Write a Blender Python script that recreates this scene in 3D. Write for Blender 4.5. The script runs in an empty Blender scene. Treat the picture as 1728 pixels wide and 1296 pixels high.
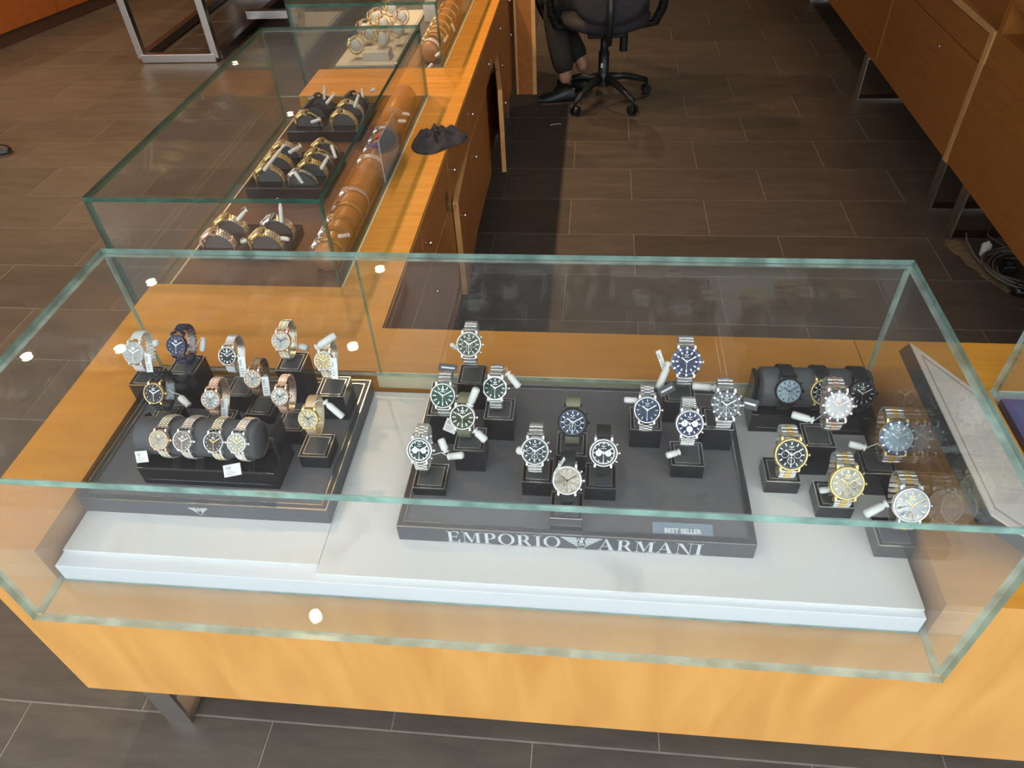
import bpy, bmesh, math, random
from mathutils import Vector, Matrix
random.seed(7)
PI = math.pi
C = bpy.context.scene.collection
sc = bpy.context.scene
# ------------------------------------------------------------------ camera (metres, z = 0 is the counter top, floor at -0.75)
F, PIT, ROL, YAW, CX, CY, CZ = 1228.1, 0.7492, -0.0614, 0.1367, 0.8774, -0.5966, 0.9641
cp, sp, cy_, sy_ = math.cos(PIT), math.sin(PIT), math.cos(YAW), math.sin(YAW)
fw = Vector((-sy_*cp, cy_*cp, -sp)); rt = Vector((cy_, sy_, 0)); up = rt.cross(fw)
cr, sr = math.cos(ROL), math.sin(ROL)
R_, U_ = cr*rt + sr*up, -sr*rt + cr*up
cam = bpy.data.cameras.new('camera'); co = bpy.data.objects.new('camera', cam); C.objects.link(co)
cam.sensor_width = 36; cam.lens = F/1728*36; cam.clip_start = .01
m = Matrix((R_, U_, -fw)).transposed().to_4x4(); m.translation = (CX, CY, CZ); co.matrix_world = m
sc.camera = co
# ------------------------------------------------------------------ world, exposure, lights
sc.view_settings.view_transform = 'Standard'; sc.view_settings.look = 'None'
sc.view_settings.gamma = 1; sc.view_settings.use_curve_mapping = False
sc.view_settings.exposure = 0.0
cyc = sc.cycles
cyc.max_bounces = 12; cyc.transparent_max_bounces = 40; cyc.glossy_bounces = 6; cyc.diffuse_bounces = 4
cyc.transmission_bounces = 8; cyc.caustics_reflective = False; cyc.caustics_refractive = False
cyc.sample_clamp_indirect = 6; cyc.use_denoising = True; cyc.blur_glossy = 0.5
w = bpy.data.worlds.new('world'); sc.world = w; w.use_nodes = True
bg = w.node_tree.nodes['Background']; bg.inputs[0].default_value = (.88, .94, 1.0, 1); bg.inputs[1].default_value = 2.9
CEIL = 1.9
WARM = (1.0, .67, .37)
LK = 1.5
def spot(x, y, e, col=WARM, ang=100, size=.024):
    l = bpy.data.lights.new('downlight_beam', 'SPOT'); l.energy = e*LK; l.color = col; l.spot_size = math.radians(ang)
    l.spot_blend = .35; l.shadow_soft_size = size
    o = bpy.data.objects.new('downlight_beam', l); C.objects.link(o); o.location = (x, y, CEIL-.03)
LAMPS = [(-1.94,1.94),(-1.48,2.02),(-.28,2.09),(-.30,2.77),(-1.59,2.60),(-.315,1.01),(-.3,3.6),(-.3,4.5),(-1.65,5.19),(2.9,3.2),(2.9,1.6),(-3.2,4.2),(-3.2,2.4),(1.3,5.8),(-4.6,3.4),(-2.6,6.4),(-4.4,5.6)]  # entries past the mirrored ones are unseen, added to warm the floors
LE = {2:44, 3:48, 5:26, 6:48, 7:46, 8:34, 0:14, 1:14, 4:22, 9:3, 10:2, 11:60, 12:40, 13:30, 14:40, 15:60, 16:50}
for i, (x, y) in enumerate(LAMPS): spot(x, y, LE[i])

# ------------------------------------------------------------------ helpers
def sock(n, k): return n.inputs[k]
def newmat(name):
    m = bpy.data.materials.new(name); m.use_nodes = True
    return m, m.node_tree, m.node_tree.nodes['Principled BSDF']
def mat(name, col, rough=.5, metal=0, coat=0, noise=0, scale=30, bump=0, spec=.5, stretch=(1,1,1), alpha=1, emit=None):
    m, t, p = newmat(name)
    p.inputs['Base Color'].default_value = (*col, 1); p.inputs['Roughness'].default_value = rough
    p.inputs['Metallic'].default_value = metal; p.inputs['Coat Weight'].default_value = coat
    p.inputs['Coat Roughness'].default_value = .04; p.inputs['Specular IOR Level'].default_value = spec
    if alpha < 1: p.inputs['Alpha'].default_value = alpha
    if emit: p.inputs['Emission Color'].default_value = (*emit[0], 1); p.inputs['Emission Strength'].default_value = emit[1]
    if noise or bump:
        tc = t.nodes.new('ShaderNodeTexCoord'); mp = t.nodes.new('ShaderNodeMapping'); mp.inputs['Scale'].default_value = stretch
        n = t.nodes.new('ShaderNodeTexNoise'); n.inputs['Scale'].default_value = scale; n.inputs['Detail'].default_value = 5
        t.links.new(tc.outputs['Object'], mp.inputs[0]); t.links.new(mp.outputs[0], n.inputs['Vector'])
        if noise:
            r = t.nodes.new('ShaderNodeValToRGB'); e = r.color_ramp.elements
            e[0].position = .3; e[1].position = .72
            e[0].color = (*[c*(1-noise) for c in col], 1); e[1].color = (*[min(1, c*(1+noise)) for c in col], 1)
            t.links.new(n.outputs['Fac'], r.inputs[0]); t.links.new(r.outputs[0], p.inputs['Base Color'])
        if bump:
            b = t.nodes.new('ShaderNodeBump'); b.inputs['Strength'].default_value = bump; b.inputs['Distance'].default_value = .001
            t.links.new(n.outputs['Fac'], b.inputs['Height']); t.links.new(b.outputs[0], p.inputs['Normal'])
    return m
def wood(name, col, grain=(1,12,12), rough=.32):
    m, t, p = newmat(name)
    tc = t.nodes.new('ShaderNodeTexCoord'); mp = t.nodes.new('ShaderNodeMapping'); mp.inputs['Scale'].default_value = grain
    n = t.nodes.new('ShaderNodeTexNoise'); n.inputs['Scale'].default_value = 3; n.inputs['Detail'].default_value = 6; n.inputs['Distortion'].default_value = .6
    r = t.nodes.new('ShaderNodeValToRGB'); e = r.color_ramp.elements; e[0].position = .25; e[1].position = .75
    e[0].color = (col[0]*.86, col[1]*.80, col[2]*.72, 1); e[1].color = (min(1,col[0]*1.08), col[1]*1.1, col[2]*1.15, 1)
    t.links.new(tc.outputs['Object'], mp.inputs[0]); t.links.new(mp.outputs[0], n.inputs['Vector'])
    t.links.new(n.outputs['Fac'], r.inputs[0]); t.links.new(r.outputs[0], p.inputs['Base Color'])
    p.inputs['Roughness'].default_value = rough; p.inputs['Specular IOR Level'].default_value = .4
    return m
def glassmat(name, tint, ior=1.5, rough=0.0, haze=0.0):
    m = bpy.data.materials.new(name); m.use_nodes = True; t = m.node_tree; t.nodes.clear()
    o = t.nodes.new('ShaderNodeOutputMaterial'); mx = t.nodes.new('ShaderNodeMixShader')
    tr = t.nodes.new('ShaderNodeBsdfTransparent'); gl = t.nodes.new('ShaderNodeBsdfGlossy')
    tr.inputs[0].default_value = (*tint, 1); gl.inputs['Roughness'].default_value = rough
    fr = t.nodes.new('ShaderNodeFresnel'); ge = t.nodes.new('ShaderNodeNewGeometry'); mr = t.nodes.new('ShaderNodeMix')
    mr.inputs['A'].default_value = ior; mr.inputs['B'].default_value = 1/ior
    t.links.new(ge.outputs['Backfacing'], mr.inputs['Factor']); t.links.new(mr.outputs['Result'], fr.inputs['IOR'])
    t.links.new(fr.outputs[0], mx.inputs[0]); t.links.new(tr.outputs[0], mx.inputs[1]); t.links.new(gl.outputs[0], mx.inputs[2])
    if haze:  # thin diffuse film stands in for milky reflections on the panes
        df = t.nodes.new('ShaderNodeBsdfDiffuse'); df.inputs[0].default_value = (.85, .86, .88, 1); m2 = t.nodes.new('ShaderNodeMixShader')
        tc = t.nodes.new('ShaderNodeTexCoord'); n = t.nodes.new('ShaderNodeTexNoise'); n.inputs['Scale'].default_value = 4; n.inputs['Detail'].default_value = 4
        ra = t.nodes.new('ShaderNodeMapRange'); ra.inputs[1].default_value = .3; ra.inputs[2].default_value = .75; ra.inputs[3].default_value = haze*.6; ra.inputs[4].default_value = haze*1.5
        t.links.new(tc.outputs['Object'], n.inputs['Vector']); t.links.new(n.outputs['Fac'], ra.inputs[0]); t.links.new(ra.outputs[0], m2.inputs[0])
        t.links.new(mx.outputs[0], m2.inputs[1]); t.links.new(df.outputs[0], m2.inputs[2]); t.links.new(m2.outputs[0], o.inputs[0]); return m
    t.links.new(mx.outputs[0], o.inputs[0]); return m
def edgemat(name, col, a=.35):
    m = bpy.data.materials.new(name); m.use_nodes = True; t = m.node_tree; p = t.nodes['Principled BSDF']; o = t.nodes['Material Output']
    tc = t.nodes.new('ShaderNodeTexCoord'); n = t.nodes.new('ShaderNodeTexNoise'); n.inputs['Scale'].default_value = 25
    r = t.nodes.new('ShaderNodeValToRGB'); r.color_ramp.elements[0].position = .35; r.color_ramp.elements[1].position = .7
    r.color_ramp.elements[0].color = (*[c*.6 for c in col], 1); r.color_ramp.elements[1].color = (*[c*1.3 for c in col], 1)
    t.links.new(tc.outputs['Object'], n.inputs['Vector']); t.links.new(n.outputs['Fac'], r.inputs[0]); t.links.new(r.outputs[0], p.inputs['Base Color'])
    p.inputs['Roughness'].default_value = .12; p.inputs['Coat Weight'].default_value = .6
    tr = t.nodes.new('ShaderNodeBsdfTransparent'); tr.inputs[0].default_value = (.55, .85, .76, 1)
    mx = t.nodes.new('ShaderNodeMixShader'); mx.inputs[0].default_value = a
    t.links.new(p.outputs[0], mx.inputs[1]); t.links.new(tr.outputs[0], mx.inputs[2]); t.links.new(mx.outputs[0], o.inputs[0])
    return m

M = {}
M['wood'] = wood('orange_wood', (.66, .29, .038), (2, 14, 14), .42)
M['wood_sheen'] = wood('orange_wood_sheen', (.64, .325, .083), (5, 5, .9), .4)  # same maple, paled to carry sky gloss and haze on the front
M['wood_shaded'] = wood('orange_wood_shaded', (.42, .155, .035), (12, 2, 12), .4)  # same maple, darkened to carry the shade on inner side faces
M['wood_dark'] = wood('inner_shelf_wood', (.13, .06, .03), (12, 2, 12), .3)
M['wood_pale'] = wood('edge_banding', (.75, .42, .16), (6, 6, 6), .4)
M['floorcab'] = wood('far_cabinet_wood', (.40, .11, .02), (4, 4, 10), .5)
M['kick'] = mat('kick_brown', (.10, .045, .025), .5)
M['grout'] = mat('grout', (.22, .19, .15), .8, noise=.2, scale=20)
def tilemat():
    m, t, p = newmat('floor_tile')
    tc = t.nodes.new('ShaderNodeTexCoord'); mp = t.nodes.new('ShaderNodeMapping'); mp.inputs['Scale'].default_value = (2, 9, 1)
    oi = t.nodes.new('ShaderNodeObjectInfo'); ad = t.nodes.new('ShaderNodeVectorMath'); ad.operation = 'ADD'
    sc_ = t.nodes.new('ShaderNodeVectorMath'); sc_.operation = 'SCALE'; sc_.inputs['Scale'].default_value = 37
    t.links.new(oi.outputs['Random'], sc_.inputs[0]); t.links.new(tc.outputs['Object'], ad.inputs[0]); t.links.new(sc_.outputs[0], ad.inputs[1])
    t.links.new(ad.outputs[0], mp.inputs[0])
    n = t.nodes.new('ShaderNodeTexNoise'); n.inputs['Scale'].default_value = 2.2; n.inputs['Detail'].default_value = 9; n.inputs['Roughness'].default_value = .7
    t.links.new(mp.outputs[0], n.inputs['Vector'])
    r = t.nodes.new('ShaderNodeValToRGB'); e = r.color_ramp.elements; e[0].position = .25; e[1].position = .8
    e[0].color = (.066, .052, .040, 1); e[1].color = (.128, .104, .082, 1)
    t.links.new(n.outputs['Fac'], r.inputs[0])
    mu = t.nodes.new('ShaderNodeMix'); mu.data_type = 'RGBA'; mu.blend_type = 'MULTIPLY'; mu.inputs[0].default_value = 1
    mr = t.nodes.new('ShaderNodeMapRange'); mr.inputs[3].default_value = .88; mr.inputs[4].default_value = 1.1
    t.links.new(oi.outputs['Random'], mr.inputs[0]); t.links.new(r.outputs[0], mu.inputs[6]); t.links.new(mr.outputs[0], mu.inputs[7])
    t.links.new(mu.outputs[2], p.inputs['Base Color']); p.inputs['Roughness'].default_value = .38
    b = t.nodes.new('ShaderNodeBump'); b.inputs['Strength'].default_value = .25; b.inputs['Distance'].default_value = .002
    t.links.new(n.outputs['Fac'], b.inputs['Height']); t.links.new(b.outputs[0], p.inputs['Normal']); return m
M['tile'] = tilemat()
M['glass'] = glassmat('clear_glass', (.975, .99, .985), haze=.008); M['glass_front'] = glassmat('hazed_front_glass', (.975, .99, .985), haze=.036); M['edge'] = edgemat('glass_edge', (.27, .44, .38), .3); M['edge_clear'] = edgemat('glass_edge_pale', (.62, .70, .65), .55)
M['edge_dark'] = edgemat('glass_edge_dark', (.03, .11, .08), .25)
M['acrylic'] = glassmat('clear_acrylic', (.93, .945, .945), 1.62, .05)
M['white'] = mat('white_platform', (.80, .83, .86), .35)
def marble():
    m, t, p = newmat('white_marble_board')
    tc = t.nodes.new('ShaderNodeTexCoord'); n = t.nodes.new('ShaderNodeTexNoise'); n.inputs['Scale'].default_value = 5; n.inputs['Detail'].default_value = 8; n.inputs['Distortion'].default_value = 1.2
    r = t.nodes.new('ShaderNodeValToRGB'); e = r.color_ramp.elements
    e[0].position = .22; e[0].color = (.47, .44, .40, 1); e[1].position = .44; e[1].color = (.74, .72, .68, 1)
    t.links.new(tc.outputs['Object'], n.inputs['Vector']); t.links.new(n.outputs['Fac'], r.inputs[0]); t.links.new(r.outputs[0], p.inputs['Base Color'])
    p.inputs['Roughness'].default_value = .35; return m
M['marble'] = marble()
M['cream'] = mat('cream_panel', (.74, .64, .42), .5)
M['tray'] = mat('charcoal_tray', (.045, .048, .055), .4, noise=.12, scale=12)
M['felt'] = mat('grey_felt', (.125, .12, .12), .75, noise=.1, scale=60)
M['blackgloss'] = mat('black_gloss', (.012, .012, .014), .18, coat=.3)
M['blockpad'] = mat('grey_pad', (.07, .07, .072), .45)
M['pillow'] = mat('charcoal_velvet', (.085, .087, .092), .6, noise=.08, scale=80)
M['silver'] = mat('polished_trim', (.95, .93, .90), .22, 1)
M['goldtrim'] = mat('pale_gold_trim', (.80, .68, .50), .2, 1)
M['steel'] = mat('watch_steel', (.93, .92, .90), .24, .88)
M['gold'] = mat('watch_gold', (1.0, .74, .32), .27, .82)
M['rose'] = mat('watch_rose', (1.0, .70, .54), .28, .85)
M['black_metal'] = mat('watch_black_metal', (.03, .03, .033), .3, .7)
M['gun'] = mat('watch_gun', (.25, .24, .24), .28, 1)
M['ceramic_white'] = mat('ceramic_white', (.82, .82, .80), .15, coat=.5)
M['ceramic_navy'] = mat('ceramic_navy', (.008, .014, .06), .12, coat=.6)
M['ceramic_black'] = mat('ceramic_black', (.012, .013, .02), .12, coat=.6)
M['leather_black'] = mat('black_leather', (.013, .013, .013), .5, bump=.4, scale=600)
M['leather_brown'] = mat('brown_leather_dark', (.10, .055, .03), .5, bump=.4, scale=600)
M['mesh_olive'] = mat('olive_mesh_band', (.36, .38, .25), .35, .8, bump=.8, scale=1500)
M['mesh_gold'] = mat('gold_mesh_band', (.90, .70, .45), .35, .9, bump=.8, scale=1500)
M['amber'] = mat('tan_leather_roll', (.42, .17, .05), .35, coat=.2, noise=.12, scale=14)
M['plastic_white'] = mat('tag_plastic', (.72, .71, .67), .45)
M['paper'] = mat('tag_paper', (.80, .80, .78), .6)
M['ink'] = mat('ink', (.05, .05, .06), .6)
M['inkw'] = mat('white_print', (.78, .78, .76), .5)
M['silverprint'] = mat('silver_print', (.66, .70, .70), .35, .3)
M['ghost'] = mat('faint_print', (.16, .14, .13), .4)
M['fabric_black'] = mat('black_fabric', (.034, .031, .035), .85, noise=.25, scale=40, bump=.3)
M['trouser'] = mat('dark_trousers', (.022, .02, .02), .9, noise=.15, scale=30)
M['skin'] = mat('skin', (.42, .22, .15), .6)
M['hair'] = mat('hair', (.02, .015, .012), .7)
M['plastic_black'] = mat('chair_plastic', (.014, .016, .016), .4)
M['chrome'] = mat('brushed_steel', (.62, .60, .57), .28, 1)
M['sheet'] = mat('sign_sheet', (.78, .86, .98), .5)
M['beige'] = mat('beige_board', (.68, .57, .49), .55, noise=.04, scale=10)
M['bluetray'] = mat('blue_tray', (.07, .085, .24), .5)
M['ceil'] = mat('ceiling_paint', (.33, .29, .26), .8)
M['wall'] = mat('wall_paint', (.30, .22, .16), .8)
M['cable'] = mat('cable_grey', (.13, .115, .10), .5)
M['residue'] = mat('glue_residue', (.20, .14, .075), .9, noise=.35, scale=40)
M['lamp'] = mat('lamp_lens', (1, .9, .7), .5, emit=((1.0, .80, .52), 55))
M['purple'] = mat('purple_strap', (.20, .10, .42), .6)
M['orange'] = mat('orange_strap', (.75, .13, .03), .6)
M['bronze_band'] = mat('bronze_band', (.42, .23, .10), .35, .7)
M['display_white'] = mat('display_white', (.70, .66, .60), .45)
def dialmat(name, col, rough=.22, coat=1.0, metal=.25):
    m = mat('dial_'+name, col, rough, 0 if min(col) > .3 else metal, coat if min(col) < .3 else .5); m.node_tree.nodes['Principled BSDF'].inputs['Coat Roughness'].default_value = .03; return m
DIAL = {k: dialmat(k, v) for k, v in dict(white=(.72,.72,.68), cream=(.78,.70,.54), champagne=(.80,.68,.42), navy=(.015,.03,.11), blue=(.015,.05,.13),
    black=(.014,.015,.018), green=(.03,.12,.07), olive=(.07,.10,.035), darkgreen=(.012,.06,.04), rosegrey=(.36,.27,.22), brown=(.12,.08,.065), teal=(.02,.05,.06), grey=(.16,.2,.2), pearl=(.80,.78,.70), icy=(.55,.68,.76), silver=(.95,.95,.95)).items()}  # silver is near white to stand in for lamp glare on right-hand dials

class B:
    """collects shapes into one mesh"""
    def __init__(s): s.v = []; s.f = []; s.m = []; s.sm = []
    def add(s, vs, fs, mi=0, smooth=False, T=None):
        n = len(s.v)
        s.v += [tuple(T @ Vector(v)) if T is not None else tuple(v) for v in vs]
        for f in fs: s.f.append([i+n for i in f]); s.m.append(mi); s.sm.append(smooth)
        return s
    def box(s, x0, x1, y0, y1, z0, z1, mi=0, T=None):
        vs = [(x, y, z) for z in (z0, z1) for y in (y0, y1) for x in (x0, x1)]
        return s.add(vs, [(0,2,3,1),(4,5,7,6),(0,1,5,4),(2,6,7,3),(0,4,6,2),(1,3,7,5)], mi, False, T)
    def prism(s, pts, z0, z1, mi=0, T=None):
        n = len(pts); vs = [(x, y, z0) for x, y in pts] + [(x, y, z1) for x, y in pts]
        fs = [tuple(range(n-1, -1, -1)), tuple(range(n, 2*n))] + [(i, (i+1) % n, n+(i+1) % n, n+i) for i in range(n)]
        return s.add(vs, fs, mi, False, T)
    def lathe(s, prof, seg=32, mi=0, T=None, smooth=True, closed=False, caps=True):
        vs = []; fs = []
        for k in range(seg):
            a = 2*PI*k/seg
            for r, z in prof: vs.append((r*math.cos(a), r*math.sin(a), z))
        n = len(prof)
        for k in range(seg):
            k2 = (k+1) % seg
            for i in range(n-1): fs.append((k*n+i, k2*n+i, k2*n+i+1, k*n+i+1))
            if closed: fs.append((k*n+n-1, k2*n+n-1, k2*n, k*n))
        s.add(vs, fs, mi, smooth, T)
        if not closed and caps:
            if prof[0][0] > 1e-6: s.add([vs[k*n] for k in range(seg)], [tuple(range(seg-1, -1, -1))], mi, False, T)
            if prof[-1][0] > 1e-6: s.add([vs[k*n+n-1] for k in range(seg)], [tuple(range(seg))], mi, False, T)
        return s
    def cyl(s, p0, p1, r0, r1=None, seg=16, mi=0, smooth=True):
        r1 = r0 if r1 is None else r1; p0 = Vector(p0); p1 = Vector(p1); d = p1-p0
        T = Matrix.Translation(p0) @ d.to_track_quat('Z', 'Y').to_matrix().to_4x4()
        return s.lathe([(r0, 0), (r1, d.length)], seg, mi, T, smooth)
    def tube(s, pts, r, seg=8, mi=0, closed=False):
        pts = [Vector(p) for p in pts]; n = len(pts); vs = []; prev = None
        for i, p in enumerate(pts):
            a = pts[i-1] if (i > 0 or closed) else p; b = pts[(i+1) % n] if (i < n-1 or closed) else p
            d = (b-a).normalized(); u = prev if prev is not None else (Vector((0,0,1)) if abs(d.z) < .9 else Vector((1,0,0)))
            u = (u - d*u.dot(d)).normalized(); prev = u; v = d.cross(u); rr = r(i/(n-1)) if callable(r) else r
            for k in range(seg):
                t = 2*PI*k/seg; vs.append(p + u*rr*math.cos(t) + v*rr*math.sin(t))
        fs = []
        for i in range(n if closed else n-1):
            j = (i+1) % n
            for k in range(seg): fs.append((i*seg+k, i*seg+(k+1) % seg, j*seg+(k+1) % seg, j*seg+k))
        if not closed: fs += [tuple(range(seg-1, -1, -1)), tuple((n-1)*seg+k for k in range(seg))]
        return s.add(vs, fs, mi, True)
    def build(s, name, mats, parent=None, bevel=0, kind=None):
        me = bpy.data.meshes.new(name); me.from_pydata(s.v, [], s.f)
        for m_ in (mats if isinstance(mats, (list, tuple)) else [mats]): me.materials.append(m_)
        me.polygons.foreach_set('material_index', s.m); me.polygons.foreach_set('use_smooth', s.sm)
        me.update(); o = bpy.data.objects.new(name, me); C.objects.link(o)
        if parent: o.parent = parent
        if bevel:
            b = o.modifiers.new('bevel', 'BEVEL'); b.width = bevel; b.segments = 2; b.limit_method = 'ANGLE'
        if kind: o['kind'] = kind
        return o
def thing(name, label, cat, loc=(0,0,0), rz=0, group=None):
    o = bpy.data.objects.new(name, None); o.empty_display_size = .02; C.objects.link(o)
    o.location = loc; o.rotation_euler = (0, 0, rz); o['label'] = label; o['category'] = cat
    if group: o['group'] = group
    return o
def tag(o, label, cat, group=None):
    o['label'] = label; o['category'] = cat
    if group: o['group'] = group
    return o
def copy_tree(o, parent=None):
    c = o.copy(); C.objects.link(c)
    if parent: c.parent = parent
    for ch in o.children: copy_tree(ch, c)
    return c

# ------------------------------------------------------------------ room
FZ = -.75
def struct(o): o['kind'] = 'structure'; return o
fl = struct(B().box(-6.2, 6.2, -7, 9.2, FZ-.1, FZ-.0016).build('floor', M['grout']))
TL, TW, G = .61, .3085, .0034
tb = B()
hx, hy = TL/2-G/2, TW/2-G/2
tb.add([(-hx,-hy,-.02),(hx,-hy,-.02),(hx,hy,-.02),(-hx,hy,-.02),(-hx,-hy,-.0012),(hx,-hy,-.0012),(hx,hy,-.0012),(-hx,hy,-.0012),(-hx+.0012,-hy+.0012,0),(hx-.0012,-hy+.0012,0),(hx-.0012,hy-.0012,0),(-hx+.0012,hy-.0012,0)],
       [(0,1,5,4),(1,2,6,5),(2,3,7,6),(3,0,4,7),(4,5,9,8),(5,6,10,9),(6,7,11,10),(7,4,8,11),(8,9,10,11)])
tiles = []
cpos = Vector((CX, CY, CZ))
for k in range(-22, 30):
    off = .175 if k % 2 else .458
    for j in range(-11, 10):
        x = off + TL*j + TL/2; y = .048 + TW*k + TW/2
        if abs(x) > 6.1 or y < -7 or y > 9.1: continue
        d = Vector((x, y, FZ))-cpos; zf = d.dot(fw)
        inv = zf > .3 and abs(F*d.dot(R_)/zf) < 1000 and abs(F*d.dot(U_)/zf) < 760
        tiles.append((0 if inv else 1, d.length, x, y))
tiles.sort()
t0 = None; rest = B()
for i, (inv, dl, x, y) in enumerate(tiles):
    if i < 290 and not inv:
        if t0 is None:
            t0 = tb.build('floor_tile', M['tile'], fl); t0.location = (x, y, FZ)
        else:
            o = t0.copy(); C.objects.link(o); o.location = (x, y, FZ)
    else: rest.add(tb.v, tb.f, 0, False, Matrix.Translation((x, y, FZ)))
rest.build('floor_tile_field', M['tile'], fl, kind='stuff')
struct(B().box(-6.2, 6.2, -.15, 9.2, CEIL, CEIL+.1).build('ceiling', M['ceil']))
struct(B().box(-6.3, -6.2, -3, 9.2, FZ, CEIL).build('wall_left', M['wall']))
struct(B().box(6.2, 6.3, -1, 9.2, FZ, CEIL).build('wall_right', M['wall']))
struct(B().box(-6.2, 6.2, 9.2, 9.3, FZ, CEIL).build('wall_back', M['wall']))
for i, (x, y) in enumerate(LAMPS):
    t = thing('downlight', 'round recessed ceiling downlight with warm lens, mirrored in the glass or added unseen', 'lamp', (x, y, CEIL), group='recessed ceiling downlights')
    B().lathe([(.027, -.004), (.027, -.012), (.045, -.012), (.047, 0), (.027, 0)], 24, closed=True).build('trim_ring', M['chrome'], t)
    B().lathe([(0, -.006), (.027, -.006)], 24).build('lens', M['lamp'], t)

# ------------------------------------------------------------------ counters
D1, NB, W = .455, .085, 1.40      # notch back, notch depth, notch width
XL, XR, YB, KZ = -.152, .44, .592, -.52
X2, X3, XE = 1.62, 2.92, 3.25
fc = thing('display_counter', 'long orange maple counter across the foreground under the glass watch cases', 'counter', (0, 0, KZ))
def P(b, name, m_, par, bevel=0, kind=None):
    o = b.build(name, m_, par, bevel, kind); o.matrix_parent_inverse = Matrix.Translation(par.location).inverted() if par else Matrix(); return o
b = B()
b.box(XL, 0, 0, YB, -NB, 0); b.box(0, W, D1, YB, -NB, 0); b.box(W, X2, 0, YB, -NB, 0); b.box(X2, X3, D1, YB, -NB, 0); b.box(X3, XE, 0, YB, -NB, 0)
P(b, 'counter_top', M['wood'], fc)
P(B().box(XL, XE, 0.004, YB-.002, KZ, -NB), 'cabinet_body', M['wood_shaded'], fc)
P(B().box(XL, XE, 0, .004, KZ, -NB).box(XL, 0, -.0002, .0, -NB, 0).box(W, X2, -.0002, 0, -NB, 0).box(X3, XE, -.0002, 0, -NB, 0), 'front_panel', M['wood_sheen'], fc)
P(B().box(.46, W-.002, D1-.003, D1, -.042, -.001), 'recess_back_panel', M['cream'], fc)
P(B().box(X2, X3, D1-.003, D1, -.042, -.001), 'recess_back_panel', M['white'], fc)
P(B().box(1.412, 1.4135, D1+.001, YB, -.001, .0004), 'top_joint', M['kick'], fc)
def leg_frame(par, x, y0, y1, z1=KZ, w_=.06, t_=.008, axis='y'):
    b = B()
    if axis == 'y':
        b.box(x, x+w_, y0, y0+t_, FZ, z1); b.box(x, x+w_, y1-t_, y1, FZ, z1); b.box(x, x+w_, y0+t_, y1-t_, FZ, FZ+t_); b.box(x, x+w_, y0+t_, y1-t_, z1-t_, z1)
    else:
        b.box(y0, y0+t_, x, x+w_, FZ, z1); b.box(y1-t_, y1, x, x+w_, FZ, z1); b.box(y0+t_, y1-t_, x, x+w_, FZ, FZ+t_); b.box(y0+t_, y1-t_, x, x+w_, z1-t_, z1)
    return P(b, 'leg_frame', M['chrome'], par)
leg_frame(fc, -.075, .03, .56); leg_frame(fc, 2.2, .03, .56); leg_frame(fc, 3.05, .03, .56)
# wing going back on the left
WR, WB0, WB1, T0, T1, YE = .315, .738, 1.868, 2.12, 3.5, 4.2
wc = thing('display_counter', 'orange maple wing counter running back on the left, with drawers and an open door', 'counter', (0, 1.9, KZ))
b = B()
b.box(XL, XR, YB, WB0, -NB, 0); b.box(WR, XR, WB0, WB1, -NB, 0); b.box(XL, XR, WB1, 1.972, -NB, 0); b.box(XL, XR, 1.974, T0, -NB, 0)
b.box(WR+.01, XR, T0, T1, -NB, 0); b.box(XL, XR, T1, YE, -NB, 0)
P(b, 'counter_top', M['wood'], wc)
P(B().box(XL, XR-.02, YB, YE, KZ, -NB), 'cabinet_body', M['wood_shaded'], wc)
P(B().box(WR-.004, WR, WB0, WB1, -.04, .001).box(WR+.006, WR+.01, T0, T1, -.04, .001), 'recess_edge_strip', M['cream'], wc)
yd = [.60, 1.02, 1.44, 1.86, 2.345, 2.78, 3.2, 3.62, 4.04]
def door(name, y0, y1, z0, z1, ang=0, dx=0):
    # panel hinged on its far edge
    o = B().box(-.019, 0, -(y1-y0), 0, z0, z1).build(name, M['wood_shaded'], wc); o.matrix_parent_inverse = Matrix.Translation(wc.location).inverted()
    o.location = (XR+.001+dx, y1, 0); o.rotation_euler = (0, 0, ang)
    e = B().box(-.0185, -.0005, -(y1-y0)-.0012, -(y1-y0), z0+.001, z1-.001).box(-.0185, -.0005, -(y1-y0), 0, z1, z1+.0012).build('edge_banding', M['wood_pale'], o)
    k = B().lathe([(.003, 0), (.003, .006), (.007, .009), (.008, .014), (0, .017)], 14, T=Matrix.Translation((0, -(y1-y0)+.04, z1-.07)) @ Matrix.Rotation(PI/2, 4, 'Y')).build('knob', M['silver'], o)
    return o
for i in range(len(yd)-1):
    y0, y1 = yd[i]+.002, yd[i+1]-.002
    door('drawer', y0, y1, -.165, -.012)
    door('door', y0, y1, KZ-.01, -.171, {4: .15, 2: .05}.get(i, 0))
leg_frame(wc, 3.2, -.1, .40, axis='x'); leg_frame(wc, 1.5, -.1, .40, axis='x'); leg_frame(wc, 3.44, -.1, .40, axis='x')
P(B().box(.465, .572, 3.296, 3.314, -.56, -.001), 'end_panel', M['wood_shaded'], wc)
P(B().box(.552, .572, 3.294, 3.2959, -.56, -.001).box(.465, .475, 3.294, 3.2959, -.56, -.001), 'edge_banding', M['wood_pale'], wc)
for yy, zz in ((1.36, -.10), (2.50, -.10)):
    o = B().box(XR+.003, XR+.006, yy-.02, yy+.02, zz-.05, zz).box(XR+.006, XR+.028, yy-.02, yy+.02, zz-.05, zz-.047).build('label_holder', M['acrylic'])
    tag(o, 'small clear plastic hook on the wing drawer front, ' + ('nearer the big glass case' if yy < 2 else 'farther along near the open door'), 'hook')
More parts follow.
